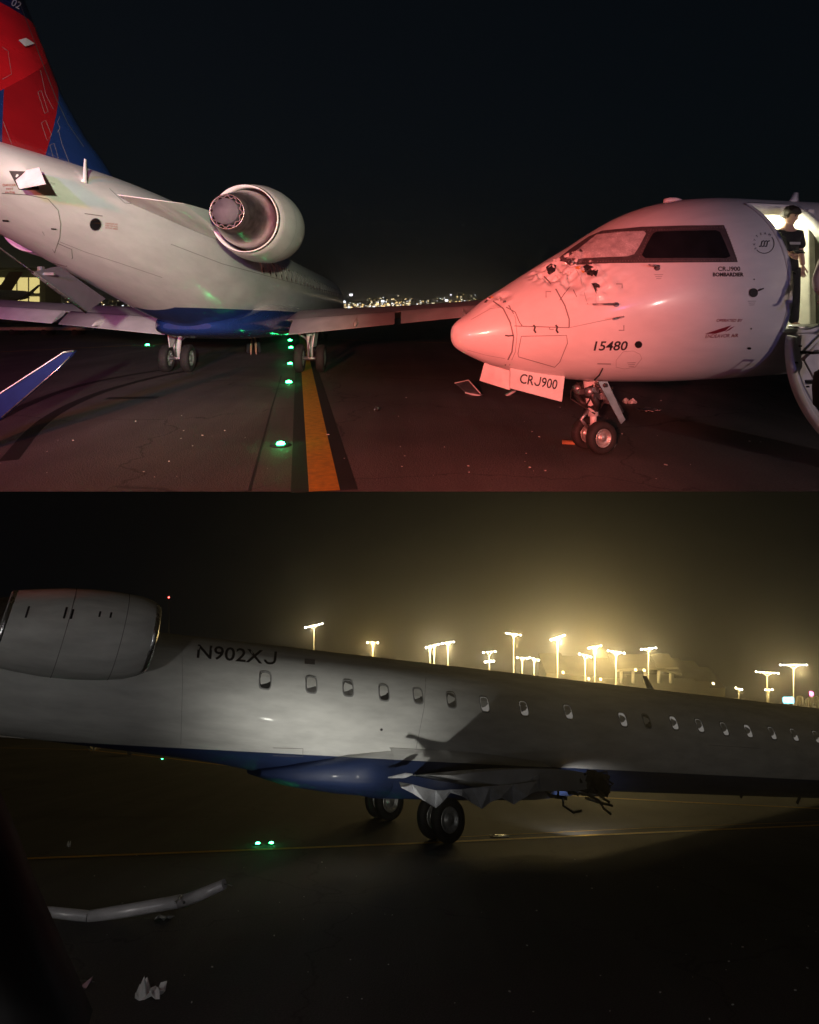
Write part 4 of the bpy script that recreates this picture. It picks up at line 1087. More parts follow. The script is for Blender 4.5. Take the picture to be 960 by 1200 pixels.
# ground crew legs beyond the belly of the rear aircraft
P3 = empty('person'); P3.matrix_world = Matrix.Translation(gpt(297, 416)) @ Matrix.Rotation(R(20), 4, 'Z')
tag(P3, 'person in dark clothes standing beyond the blue belly, only the legs showing', 'person')
skinned('body', [(x, y, z, *r) for (x, y, z, *r) in b2], edg, M['skin_tone'], P3, 1)
skinned('trousers', [(0, 0, .93, .15, .115), (-.12, 0, .86, .105, .105), (-.20, -.05, .50, .085, .085), (-.24, .02, .07, .075, .075), (.12, 0, .86, .105, .105), (.20, -.01, .50, .085, .085), (.26, .02, .07, .075, .075)], [(0, 1), (1, 2), (2, 3), (0, 4), (4, 5), (5, 6)], M['navy_cloth'], P3, 1)
skinned('jacket', [(0, 0, .88, .165, .13), (0, 0, 1.10, .165, .125), (0, -.01, 1.28, .18, .13), (0, 0, 1.43, .12, .10), (-.17, 0, 1.41, .085, .085), (-.25, -.02, 1.15, .07, .07), (.17, 0, 1.41, .085, .085), (.24, .02, 1.14, .07, .07)], [(0, 1), (1, 2), (2, 3), (3, 4), (4, 5), (3, 6), (6, 7)], M['navy_cloth'], P3, 1)
head_mesh('head', hc2, HR2, M['skin_tone'], P3); hair_mesh(hc2, HR2, P3, 1.1, 6)

# ------------------------------------------------------------------ upper taxiway: debris and loose things
def gmat(u, v, rz=0.0): return Matrix.Translation(gpt(u, v) + Vector((0, 0, .006))) @ Matrix.Rotation(R(rz), 4, 'Z')
wd = empty('metal_wreckage', gmat(568, 466)); tag(wd, 'bent strip of metal wreckage lying on the asphalt in front of the pink nose', 'wreckage')
sc9 = 740 / gpt(570, 462).y
def lp(u, v, base, zz=0.0):
    p = gpt(u, v); return Vector(((u - base[0]) / 740 * p.y, p.y - gpt(*base).y, zz))
bs = (570, 462)
wdi = wd.matrix_world.inverted()
def wq(u, v, Y): return wdi @ at(u, v, Y)
Yw = gpt(568, 463).y
MB().prism([wq(533, 449, Yw + .3), wq(549, 445.5, Yw + .5), wq(563, 461, Yw), wq(546, 460.5, Yw)], wdi.to_3x3() @ Vector((.01, .02, .02))).build('torn_panel', M['grey_metal'], wd)
MB().tube([wq(533, 449, Yw + .28), wq(549, 445.5, Yw + .48), wq(563, 461, Yw - .02)], .012, 6).build('panel_edge', M['white_metal'], wd)
MB().loft([[wq(u, v - h_, Yw + .1), wq(u, v - h_ * .4, Yw - .12), wq(u, v, Yw - .05), wq(u, v - .5, Yw + .15)] for u, v, h_ in ((545, 461, 2.5), (562, 466, 5), (578, 469.5, 4.5), (590, 468, 5), (600, 462, 4.5), (605, 459, 2))]).build('bent_strip', M['white_metal'], wd)
wb = empty('plastic_sheet', gmat(737, 473)); tag(wb, 'crumpled white scrap on the asphalt right of the nose gear', 'scrap')
def crumple(sx, sy, sz, seed, n=6):
    rnd = random.Random(seed); bm = bmesh.new(); bmesh.ops.create_grid(bm, x_segments=n, y_segments=n, size=.5)
    for v in bm.verts: v.co = Vector((v.co.x * sx * rnd.uniform(.8, 1.2), v.co.y * sy * rnd.uniform(.8, 1.2), abs(rnd.gauss(.35, .3)) * sz))
    zmin = min(v.co.z for v in bm.verts)
    for v in bm.verts: v.co.z -= zmin - .001
    bmesh.ops.solidify(bm, geom=bm.faces[:], thickness=.006)
    bm.verts.index_update(); mb = MB(); mb.add([v.co.copy() for v in bm.verts], [[v.index for v in f.verts] for f in bm.faces]); bm.free(); return mb
crumple(.22, .3, .12, 3).build('sheet', M['white_metal'], wb)
for i, (u, v, sx, lab) in enumerate(((759, 482, .34, 'twisted silver fragments on the asphalt beyond the white scrap'), (442, 480.5, .10, 'tiny pale fragment on the bare asphalt right of the yellow line'))):
    o = crumple(sx, .3, .06, 30 + i, 5).build('metal_fragment', M['bright_metal'], None, gmat(u, v)); tag(o, lab, 'debris', 'fragments on the upper asphalt')
ck = empty('wheel_chock', gmat(672, 521, -14)); tag(ck, 'orange wheel chock bar with a pale rope against the nose wheel', 'wheel chock')
M['orange'] = plain('orange', (.42, .20, .08), .7)
MB().loft([[(x, b, c) for b, c in ((-.035, 0), (0, .055), (.035, 0))] for x in (-.16, .14)]).build('wedge', M['orange'], ck)
MB().tube([(.14, -.02, .02), (.25, -.16, .015), (.42, -.20, .015), (.56, -.10, .015), (.60, .1, .015)], .012, 8).build('rope', M['pale_cloth'], ck)
rnd = random.Random(11); mb = MB()
for k in range(60):
    x = rnd.uniform(-5.5, 6.5); y = YE + .3 + abs(rnd.gauss(0, 3.2)); s_ = rnd.choice((.005, .008, .010, .016))
    mb.box((x, y, s_ * .4 + .004), (s_ * rnd.uniform(.8, 3), s_, s_ * .6), rot=Matrix.Rotation(rnd.uniform(0, 3), 3, 'Z'))
tag(mb.build('scattered_chips', M['white_metal']), 'tiny pale chips scattered over the upper asphalt', 'debris', kind='stuff')
# blue winglet blade jutting in at the left edge
wg = empty('broken_winglet', Matrix.Translation(at(-60, 545, 8.0)))
wpx = [(-70, 546), (-70, 500), (0, 461), (62, 421), (74, 413), (87, 411), (82, 418), (68, 432), (2, 489)]
wo_ = at(-60, 545, 8.0)
poly = [at(u, v, 8.0 + (u + 60) * .004) - wo_ for u, v in wpx]
M['winglet_blue'] = plain('winglet_blue', (.012, .022, .10), .92)
M['winglet_blue'].node_tree.nodes['Principled BSDF'].inputs['Specular IOR Level'].default_value = .12
MB().prism(poly, (.01, .05, .0)).build('blade', M['winglet_blue'], wg)
edge = [at(u, v, 7.985 + (u + 60) * .004) - wo_ for u, v in ((-70, 500), (0, 461), (62, 421), (74, 413), (87, 411))]
MB().tube(edge, .014, 8).build('leading_edge', M['grey_metal'], wg)
edge = [at(u, v, 7.985 + (u + 60) * .004) - wo_ for u, v in ((2, 489), (68, 432), (82, 418))]
MB().tube(edge, .009, 8).build('trailing_edge', M['bright_metal'], wg)
tag(wg, 'dark blue winglet blade with silver edge sticking up at the left edge', 'winglet')

# ------------------------------------------------------------------ upper background: terminal, parked aircraft, city
M['lit_window'] = plain('lit_window', (.6, .55, .3), .5, emit=(1.0, .82, .30), estr=.85, vary=.3)
M['facade'] = plain('facade', (.30, .28, .22), .8)
tb = empty('terminal_building', Matrix.Translation((-94, 130, 0))); tag(tb, 'yellow lit terminal building behind the tail of the rear aircraft', 'building')
MB().box((0, 3, 4.8), (38, 6, 9.6)).build('wall', M['facade'], tb)
for r_ in range(2):
    for k in range(15):
        MB().box((-16.8 + k * 2.4, -.05, 2.6 + r_ * 3.9), (2.05, .1, 3.2)).build('window', M['lit_window'], tb)
MB().box((0, 2.5, 9.8), (40, 8, .5)).build('roof', M['dark_metal'], tb)
pk = empty('parked_aircraft', Matrix.Translation((-62, 100, 0))); tag(pk, 'parked white jet with a red tail fin in front of the lit terminal', 'aircraft')
MB().loft([[(x, r_ * math.cos(a * .3927), zc + r_ * math.sin(a * .3927)) for a in range(16)] for x, r_, zc in ((-20, 1.6, 3.2), (-8, 1.6, 3.2), (-3, 1.3, 3.5), (1, .6, 4.0), (2.5, .1, 4.2))]).build('fuselage', SKIN, pk)
M['tail_red'] = plain('tail_red', (.30, .012, .018), .4)
MB().prism([(-5.5, -.12, 4.2), (-1.2, -.12, 4.4), (.8, -.12, 7.6), (-1.3, -.12, 7.6), (-2.6, -.12, 5.6)], (0, .24, 0)).build('tail_fin', M['tail_red'], pk)
MB().prism([(-2, 0, 3.4), (3.2, -4.5, 3.3), (4.6, -4.5, 3.35), (1, 0, 3.45)], (0, 0, .12)).build('tailplane', M['wing_grey'], pk)
MB().prism([(3.0, -4.6, 3.0), (4.2, -4.6, 3.3), (6.3, -4.6, 5.4), (5.9, -4.6, 5.4), (4.0, -4.6, 3.9)], (0, .1, 0)).build('winglet', M['black'], pk)
MB().tube([(-8, 0, .6), (-8, 0, 2)], .2, 8).tube([(-8, -.3, .6), (-8, .3, .6)], .6, 16).build('landing_gear', M['rubber'], pk)
M['bluegrey'] = plain('bluegrey', (.17, .23, .29), .6)
bx = empty('cargo_container', Matrix.Translation((-44.6, 76, 0))); tag(bx, 'blue grey cargo container parked below the red tail fin', 'container')
MB().box((0, 0, 1.35), (8.6, 2.2, 2.3), bev=.05).build('body', M['bluegrey'], bx)
for k in range(4): MB().box((-2.7 + k * 1.9, -1.13, 1.35), (1.5, .04, 1.8)).build('door', M['dark_metal' if k % 2 == 0 else 'bluegrey'], bx)
MB().box((0, 0, .12), (8.2, 2.0, .24)).build('base', M['black'], bx)
tr_ = empty('low_trailer', Matrix.Translation((-27.5, 46, 0))); tag(tr_, 'long low pale trailer standing on the taxiway beyond the left wing', 'trailer')
MB().box((0, 0, .45), (8.4, 1.2, .22), bev=.04).build('deck', M['white_metal'], tr_)
for x in (-3.4, -1.1, 1.2, 3.4): MB().tube([(x, -.65, .2), (x, .65, .2)], .2, 14).build('wheel', M['rubber'], tr_)
MB().loft([[(2.6 + w_ * math.cos(a * .524), w_ * .6 * math.sin(a * .524), z_) for a in range(12)] for z_, w_ in ((.56, .35), (.72, .4), (.86, .3), (.92, .05))]).build('tarp', M['pale_cloth'], tr_)
rnd = random.Random(21)
CY = 520.0
city = MB(); lits = {k: MB() for k in ('warm', 'white', 'red', 'pale')}
def ux(u): return (u - 480) / 740 * CY
for k in range(210):
    u = rnd.uniform(-150, 1150); w_ = rnd.uniform(4, 13); h_ = max(3, rnd.gauss(6.5, 3.0)) * (1.5 if rnd.random() < .12 else 1)
    y = CY + rnd.uniform(6, 60); city.box((ux(u), y, h_ / 2), (w_, 6, h_))
    for j in range(rnd.randint(3, 11)):
        sz_ = rnd.choice((.35, .45, .6, .8)); kk = rnd.choice(('warm', 'warm', 'pale', 'white', 'warm', 'pale'))
        lits[kk].box((ux(u) + rnd.uniform(-.5, .5) * w_, y - 3.3, rnd.uniform(.3, 1) * h_), (sz_, .3, sz_))
for k in range(420):
    u = rnd.uniform(-150, 1150); kk = rnd.choice(('warm', 'warm', 'white', 'pale', 'pale', 'red' if rnd.random() < .4 else 'warm')); sz_ = rnd.choice((.4, .5, .7, 1.0, 1.5 if rnd.random() < .3 else .5))
    lits[kk].box((ux(u), CY - rnd.uniform(0, 10), rnd.choice((1.2, 1.8, 2.4, 3.4)) + rnd.uniform(-.4, .4)), (sz_ * rnd.choice((1, 1.6)), .3, sz_ * .8))
for k in range(330):
    u = rnd.uniform(405, 585); kk = rnd.choice(('warm', 'warm', 'white', 'pale', 'pale')); sz_ = rnd.choice((.4, .45, .6, .8, 1.6 if rnd.random() < .3 else .5))
    lits[kk].box((ux(u), CY - 12 - rnd.uniform(0, 10), abs(rnd.gauss(0, 3.2)) + .8), (sz_ * rnd.choice((1, 1.5)), .3, sz_))
ct = empty('distant_city'); tag(ct, 'low skyline of lit city buildings on the horizon beyond the taxiway', 'city', kind='stuff')
city.build('building_mass', M['black'], ct)
for k, c, e in (('warm', (1.0, .66, .26), 3.2), ('white', (.95, .97, 1.0), 4.5), ('red', (1.0, .12, .06), 3), ('pale', (1.0, .86, .55), 2.6)):
    lits[k].build('city_lights', plain('city_' + k, (.1, .1, .1), .5, emit=c, estr=e), ct)

# ------------------------------------------------------------------ the lower place: a second taxiway, lower and inclined
HL = 840.0
NRM = Vector((0, (HL - HV) / F, 1)).normalized(); FWD = Vector((0, 1, -(HL - HV) / F)).normalized()
LH = 2.45
OL = CAM - NRM * LH
ML = Matrix.Translation(OL) @ Matrix((Vector((1, 0, 0)), FWD, NRM)).transposed().to_4x4()
MLi = ML.inverted()
def lpt(u, v, z=0.0): return onplane(u, v, OL + NRM * z, NRM)         # pixel -> lower ground, world
def lloc(u, v, z=0.0): return MLi @ lpt(u, v, z)
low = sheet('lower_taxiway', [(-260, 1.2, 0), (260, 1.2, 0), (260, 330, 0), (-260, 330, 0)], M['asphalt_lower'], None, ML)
tag(low, 'dark asphalt of the lower taxiway under the third aircraft', 'taxiway', kind='structure')
strip('taxi_line', [lloc(-10, 1008), lloc(250, 998), lloc(500, 988), lloc(760, 976), lloc(990, 966)], .21, .006, M['yellow'], low)
strip('taxi_line_border', [lloc(-10, 1008), lloc(250, 998), lloc(500, 988), lloc(760, 976), lloc(990, 966)], .42, .003, M['black_border'], low)
strip('taxi_line', [lloc(540, 981), lloc(760, 970.5), lloc(990, 962)], .05, .006, M['yellow'], low)
strip('edge_line', [lloc(-20, 876), lloc(100, 878.5), lloc(200, 889), lloc(330, 905), lloc(500, 920), lloc(690, 934), lloc(800, 940), lloc(990, 949)], .30, .005, M['yellow'], low)
strip('pavement_joint', [lloc(-20, 958), lloc(430, 957)], .05, .004, M['black_border'], low)

P1c = at(400, 838, 15.8); P2c = at(900, 876, 21.7)
axd = (P2c - P1c).normalized()
B3 = basis(axd, NRM)
def solve_u(local_off, u):
    """place on the axis so that a point local_off away from the axis falls on column u"""
    lo, hi = -14.0, 14.0
    for _ in range(60):
        m_ = (lo + hi) / 2; p = P1c + axd * m_ + B3 @ Vector(local_off)
        if HU + F * p.x / p.y < u: lo = m_
        else: hi = m_
    return m_
t_in = solve_u((0, -2.0, 1.02), 176)                     # engine inlet lip
MC = Matrix.Translation(P1c + axd * (t_in + 25.55)) @ B3.to_4x4()
ST_A = ST
ST = [(a_ - 9.0, b_, c_, d_) for (a_, b_, c_, d_) in ST_A if a_ <= 4.4] + [(0, 1.345, -1.345, 1.345), (10, 1.345, -1.345, 1.345), (20.5, 1.345, -1.345, 1.345), (22, 1.345, -1.22, 1.34), (23.5, 1.345, -1.05, 1.33), (25.2, 1.34, -.93, 1.29),
      (26.7, 1.335, -.83, 1.24), (28.6, 1.31, -.70, 1.14), (30, 1.27, -.5, 1.02), (32, 1.14, .0, .78), (34, .98, .42, .46), (36, .80, .74, .06)]
Cc = Craft('grounded_aircraft', 'white regional jet seen side on with a torn wing and the number N902XJ', MC)
SKINC = paint('skin_blue_belly_lower', WHITE, [([(0, 0, -1, .82), (1, 0, 0, -27.5)], (.018, .036, .115))], rough=.52, dirt=.14, coat=.06)
ssC = frange(-9, -4, .25) + frange(-4, 20, .6) + frange(20, 24, .4) + frange(24, 36.0, .35) + [36.0]
vc, fc = fuselage_mesh(ssC, 128)
MB().add(vc, fc, True).build('fuselage', SKINC, Cc.root); Cc.set_bvh(vc, fc)
fairing(Cc, SKINC, 13.0, 22.3)
engine(Cc, -2.0, 1.02, 25.55, SKINC, tilt=-2.0)
pylon(Cc, -1, 2.0, .78, 26.0, SKIN)
for pts in (((27, 724), (27, 741)), ((66, 726), (66, 742)), ((73, 727), (73, 740)), ((102, 726), (102, 734)), ((114, 727), (114, 734))):
    pass
fp = [Cc.Mi @ at(u, v, y_) for u, v, y_ in ((-20, 846, 13.6), (46, 853, 13.6), (38, 862, 13.4), (62, 868, 13.3), (-20, 862, 13.4))]
MB().prism(fp, (0, .03, .02)).build('ventral_fin', M['white_metal'], Cc.root)
# window row
wins = [(311, 797), (365, 802), (408, 806), (450, 811.5), (490, 815), (529, 820), (568, 825), (614, 830), (666, 834), (730, 843), (758, 845), (790, 847), (820, 850), (849, 854), (877, 856.5), (905, 859), (931, 861), (957, 863.5)]
M['pane_glow'] = plain('pane_glow', (.30, .28, .25), .25, vary=.6, nscale=9, emit=(.9, .85, .78), estr=.16)  # weak glow put into these panes so they look brighter
rnd = random.Random(4)
for i, (u, v) in enumerate(wins):
    p, n = Cc.hit(u, v); s = -p.x; tp, bt, w_ = st_at(s); al = math.atan2((p.z - (tp + bt) / 2) / ((tp - bt) / 2), p.y / w_)
    window_part(Cc, s, al, -1, w=.25, h=.33, shade=rnd.choice((0, .35, .55, .3)) if i > 2 else (.3, .6, 0)[i], litm=M['pane_glow'] if i > 5 and i != 10 else (M['pane_grey'] if i % 3 else M['pane']))
Cc.text('registration', 'N902XJ', 229, 770.5, 15.5, M['ink'], ang=5.2, xs=1.18, bold=.012)
Cc.decal('registration_plate', [[(357, 772), (369, 773), (369, 779), (357, 778)]], .005, M['seam'])
Cc.line('panel_seam', [(320, 876), (355, 877), (355, 886), (320, 885)], .6, .01, M['seam'])
Cc.line('panel_seam', [(213, 745), (214, 800), (212, 872)], .5, .004, M['grey_ink'])
Cc.line('panel_seam', [(500, 779), (497, 830), (486, 885)], .5, .004, M['grey_ink'])
Cc.line('panel_seam', [(830, 873), (890, 877)], .5, .004, M['grey_ink'])
Cc.decal('skin_port', [disc(447, 855, 1.6)], .006, M['ink'])
MB().loft([[skin(17.2, R(92)) + Vector((x * k - zz * .4, y * k, zz)) for x, y in ((.14, 0), (0, .02), (-.14, 0), (0, -.02))] for zz, k in ((-.02, 1.3), (.02, 1.1), (.36, .6))])
pa = Cc.Mi @ at(776, 806, 20.2)
MB().loft([[skin(-pa.x, R(90)) + Vector((x * k + zz * -.5, y * k, zz)) for x, y in ((.14, 0), (0, .02), (-.14, 0), (0, -.02))] for zz, k in ((-.05, 1.3), (.02, 1.1), (.36, .7))]).build('blade_antenna', M['black'], Cc.root)
# cowl latches on the near side of the pod
eb = [o for o in Cc.root.children if o.name.startswith('engine')][0]
for (x, a, hgt) in ((-2.35, 196, .20), (-1.72, 196, .20), (-1.60, 197, .17), (-1.12, 194, .10), (-.92, 194, .10)):
    rr = .79 if x > -2 else .70
    MB().box((x, rr * math.cos(R(a - 34)), rr * math.sin(R(a - 34)) ), (.035, .02, hgt), rot=Matrix.Rotation(R(-16), 3, 'X')).build('cowl_latch', M['ink'], eb)
# landing gear
def gear_at(u, v, r=.43):
    q = Cc.Mi @ lpt(u, v); g = main_gear(Cc, -q.x, q.y, q.z); return g
gear_at(516, 986); gear_at(449, 960)
# torn wing stub with hanging skin
def hp_(u, v, Y): return Cc.Mi @ at(u, v, Y)
yw = lambda q: q
rt0, rt1 = Cc.hit(476, 893)[0], Cc.hit(648, 897)[0]
wr = MB()
rgs = []
for y, zz in ((-1.1, -1.12), (-2.4, -1.05), (-3.4, -1.0)):
    le = -rt1.x - .2 + (abs(y) - 1.1) * .35; te = -rt0.x + .1 + (abs(y) - 1.1) * .05
    if le > te: le, te = te, le
    rgs.append([(-(le + x), y, zz + q) for x, q in airfoil(te - le, .10)])
stub = wr.loft(rgs).build('wing_stub', M['wing_grey'], Cc.root)
M['torn_skin'] = plain('torn_skin', (.50, .51, .55), .4, .25, vary=.2)
zig = [(470, 923), (484, 930), (498, 939), (511, 947), (520, 939), (528, 929), (542, 933), (553, 941), (565, 948), (575, 940), (588, 935), (602, 943), (618, 933), (632, 924)]
top_ = [(468, 917), (484, 920), (498, 924), (511, 927), (520, 927), (528, 926), (542, 926), (553, 924), (565, 923), (575, 922), (588, 921), (602, 920), (618, 918), (630, 916)]
YZ = 13.0
cols = len(zig); vs = []; rnd = random.Random(9)
for i in range(cols):
    yb = YZ + (zig[i][0] - 470) * .003
    vs += [hp_(top_[i][0], top_[i][1], yb + .15), hp_(zig[i][0], zig[i][1], yb + (.12 if i % 2 else -.10))]
mb = MB(); fs = []
for i in range(cols - 1): fs.append((2 * i, 2 * i + 1, 2 * i + 3, 2 * i + 2))
mb.add(vs, fs); th = [v + Vector((.0, .012, .012)) for v in vs]; mb.add(th, [tuple(reversed(f)) for f in fs])
mb.build('torn_flap_skin', M['torn_skin'], Cc.root)
for i, (pts, mt) in enumerate(((((455, 912), (476, 907), (484, 908), (474, 912)), 'torn_skin'), (((620, 914), (632, 908), (634, 926), (622, 930)), 'torn_skin'))):
    MB().prism([hp_(u, v, 13.9) for u, v in pts], (0, .02, .02)).build('torn_flap_skin', M[mt], Cc.root)
mb = MB()
for k in range(16):
    u0, v0 = rnd.uniform(632, 700), rnd.uniform(905, 930)
    mb.tube([hp_(u0, v0, 14.6), hp_(u0 + rnd.uniform(5, 26), v0 + rnd.uniform(-6, 12), 14.5), hp_(u0 + rnd.uniform(8, 30), v0 + rnd.uniform(-2, 24), 14.4)], rnd.uniform(.02, .05), 6)
mb.build('broken_spar', M['dark_metal'], Cc.root)
mb = MB()
for pts in (((672, 925), (690, 932), (702, 938), (708, 948), (716, 954)), ((690, 930), (702, 932), (714, 940)), ((686, 935), (700, 940), (718, 944)), ((660, 935), (660, 944), (672, 952), (682, 950))):
    mb.tube([hp_(u, v, 14.3) for u, v in pts], .028, 6)
mb.build('hanging_pipe', M['core_metal'], Cc.root)
MB().box(hp_(700, 918, 14.5), (.5, .3, .25), rot=Matrix.Rotation(.6, 3, 'Y')).box(hp_(688, 926, 14.5), (.35, .2, .2), rot=Matrix.Rotation(-.4, 3, 'Z')).build('broken_bracket', M['dark_metal'], Cc.root)
for (u, v) in ((872, 933), (938, 940)):
    MB().tube([hp_(u, v - 8, 20.5), hp_(u - 4, v + 2, 20.4)], .04, 8).build('drain_mast', M['dark_metal'], Cc.root)

# ------------------------------------------------------------------ lower debris, lights
gcol = 'green lights of the lower taxiway'
for (uv, lb) in (((190, 890), 'green light on the yellow edge line under the lower aircraft'), ((302, 990), 'green light on the lower taxi line, left of the pair'), ((318, 989.5), 'green light on the lower taxi line, right of the pair')):
    inset_light('taxiway_light', lpt(*uv), lb, gcol, NRM, .8, .5)
tl = empty('bent_metal_tube', ML @ Matrix.Translation(lloc(110, 1074)))
tag(tl, 'long bent silver wing edge tube lying on the lower asphalt', 'wreckage')
base = lloc(110, 1074)
def ll(u, v, z): 
    q = MLi @ onplane(u, v, OL + NRM * z, NRM); return q - base
seg1 = [ll(20, 1067, .08), ll(60, 1069, .08), ll(104, 1074, .05)]
seg2 = [ll(104, 1074, .05), ll(150, 1067, .10), ll(212, 1056, .20)]
seg3 = [ll(212, 1057, .20), ll(236, 1048, .32), ll(263, 1036, .45)]
M['tube_metal'] = plain('tube_metal', (.62, .60, .62), .35, .15, vary=.15, nscale=5)
MB().tube(seg1, [.055, .06, .065], 14).build('tube_section', M['tube_metal'], tl)
MB().tube(seg2, [.07, .075, .075], 14).build('tube_section', M['tube_metal'], tl)
MB().tube(seg3, [.075, .07, .06], 14).build('tube_section', M['tube_metal'], tl)
MB().tube([ll(263, 1036, .45), ll(272, 1038, .45)], .008, 6).tube([ll(205, 1058, .25), ll(214, 1050, .27), ll(216, 1058, .22)], .018, 6).build('torn_end', M['bright_metal'], tl)
for i, (u, v, sx, sz_, lab, mt) in enumerate(((193, 1077, .24, .05, 'flat grey scrap just below the bent silver tube', 'grey_metal'), (176, 1168, .26, .16, 'crumpled pale wreck piece near the bottom left of the lower asphalt', 'white_metal'),
                                        (86, 1158, .30, .07, 'dull grey scrap beside the dark window edge at bottom left', 'grey_metal'), (160, 885, 1.3, .9, 'white paper scrap on the yellow edge line, nearest the green light', 'white_metal'),
                                        (109, 880, 1.1, .8, 'small white scrap on the yellow edge line, farthest left', 'white_metal'), (80, 993, .07, .12, 'tiny upright chip left of the lower yellow line', 'white_metal'), (585, 980, .4, .03, 'flat pale chip beside the yellow line under the torn wing', 'bright_metal'))):
    o = crumple(sx, sx * .8, sz_, 60 + i, 5).build('metal_fragment', M[mt], None, ML @ Matrix.Translation(lloc(u, v) + Vector((0, 0, .004)))); tag(o, lab, 'debris', 'fragments on the lower asphalt')
mb = MB(); rnd = random.Random(13)
for k in range(60):
    u, v = rnd.uniform(0, 960), rnd.uniform(1000, 1195); q = lloc(u, v); s_ = rnd.choice((.006, .008, .012))
    mb.box((q.x, q.y, s_ * .4), (s_ * 2, s_, s_ * .7), rot=Matrix.Rotation(rnd.uniform(0, 3), 3, 'Z'))
tag(mb.build('scattered_chips', M['white_metal'], None, ML), 'tiny pale chips scattered over the lower asphalt', 'debris', kind='stuff')
# edge of the cabin window at the bottom left
M['cabin_plastic'] = plain('cabin_plastic', (.05, .05, .052), .7)
ws_ = empty('cabin_window_surround', Matrix.Translation(at(20, 1210, 4.0)))
tag(ws_, 'dark blurred cabin window edge at the bottom left corner', 'window edge')
o0 = at(20, 1210, 4.0)
rg = []
for u, v, wd_ in ((-26, 930, 40), (-2, 985, 40), (26, 1058, 48), (49, 1110, 56), (70, 1157, 64), (95, 1215, 80)):
    p_ = at(u, v, 4.0) - o0; q_ = at(u - wd_ - 60, v + 40, 4.15) - o0
    rg.append([p_ + Vector((-.02, -.06, 0)), p_ + Vector((.03, 0, .01)), p_ + Vector((0, .15, 0)), q_ + Vector((0, .15, 0)), q_ + Vector((0, -.09, 0))])
MB().loft(rg).build('moulding', M['cabin_plastic'], ws_)

# ------------------------------------------------------------------ lower background: lamp masts, terminal
M['lamp_face'] = plain('lamp_face', (.8, .75, .6), .4, emit=(1.0, .88, .55), estr=60)
M['lamp_white'] = plain('lamp_white', (.8, .8, .75), .4, emit=(1.0, .97, .85), estr=60)
M['mast'] = plain('mast', (.55, .52, .42), .5)
masts = [(368, 732, .5, 10, 'tall white lamp mast farthest left above the lower fuselage', 'w'), (437, 752, .75, 6, 'short lamp mast second from the left above the lower fuselage', 'y'),
         (504, 757, .6, 5, 'thin lamp mast, left of the close trio', 'w'), (509, 755, .6, 5, 'thin lamp mast in the middle of the close trio', 'w'), (525, 752, .8, 7, 'lamp mast, right and tallest of the close trio', 'w'),
         (573.5, 763, .6, 7, 'lamp mast with two tiers of lamps behind the lower fuselage', 'w2'), (602, 742, .85, 8, 'tall yellow lamp mast left of the two small masts', 'y'),
         (612, 770, .5, 5.5, 'small lamp mast, left of the low pair', 'w'), (626, 771, .5, 5.5, 'small lamp mast, right of the low pair', 'w'), (653.5, 746, 1.5, 10, 'tall wide lamp mast in the middle of the row', 'w'),
         (686, 767, .6, 6.5, 'short lamp mast left of the bright yellow lamp', 'w'), (697, 757, 1.6, 8, 'bright yellow lamp mast near the terminal roof', 'y'), (722, 763, .8, 9, 'lamp mast just left of the terminal canopy', 'w'),
         (760, 759, .7, 9, 'lamp mast standing behind the terminal canopy', 'w'), (899, 787, .7, 12, 'lamp mast left of the big one at the right edge', 'y'), (930, 778, 1.0, 15, 'biggest lamp mast, by the blue lit sign at right', 'w'),
         (866, 806, .4, 3, 'small distant lamp post right of the terminal roof', 'y'), (901, 807, .4, 4, 'small distant lamp behind the thin mast at right', 'y')]
LAMPW = 2700.0
for (u, v, pw, wpx, lab, kind) in masts:
    Y = 95.0 if wpx > 4.5 else 130.0
    if wpx >= 12: Y = 70.0
    top = at(u, v, Y); k = Y / F
    zg = OL.z - (top.y - OL.y) * NRM.y / NRM.z
    r = empty('lamp_mast', Matrix.Translation((top.x, top.y, zg)) @ Matrix.Rotation(R((u * 37) % 60 - 30), 4, 'Z')); tag(r, lab, 'lamp mast', 'lamp masts beyond the lower fuselage')
    h = top.z - zg
    MB().tube([(0, 0, 0), (0, 0, h - 4.5 * k)], [.8 * k, .5 * k], 8).build('pole', M['mast'], r)
    MB().tube([(0, 0, h - 6 * k), (-wpx * .45 * k, 0, h - 1.0 * k)], .5 * k, 6).tube([(0, 0, h - 6 * k), (wpx * .45 * k, 0, h - 1.0 * k)], .5 * k, 6).tube([(-wpx * k, 0, h - .6 * k), (wpx * k, 0, h - .6 * k)], .4 * k, 6).build('crossarm', M['mast'], r)
    nl = max(3, int(wpx / 1.6))
    for j in range(nl):
        x = (-1 + 2 * j / (nl - 1)) * wpx * k
        MB().box((x, -.2 * k, h - 1.0 * k), (1.2 * k, 1.6 * k, .55 * k), bev=.12 * k).build('lamp_head', M['lamp_face' if kind == 'y' else 'lamp_white'], r)
    if kind == 'w2':
        for x in (-5, -2, 2, 5): MB().box((x * k, -.2 * k, h - 12 * k), (1.5 * k, 1.6 * k, 1.1 * k)).build('lamp_head', M['lamp_white'], r)
        MB().tube([(-6 * k, 0, h - 11.6 * k), (6 * k, 0, h - 11.6 * k)], .4 * k, 6).build('crossarm', M['mast'], r)
    l = light('mast_glow', 'POINT', (top.x, top.y - 1.2, top.z - 1.4 * k), LAMPW * pw * pw * (Y / 95.0) ** 2 * (.35 if Y > 120 else 1), (1.0, .70, .25) if kind == 'y' else (1.0, .76, .34), size=.5)
    l.parent = r; l.matrix_parent_inverse = r.matrix_world.inverted()
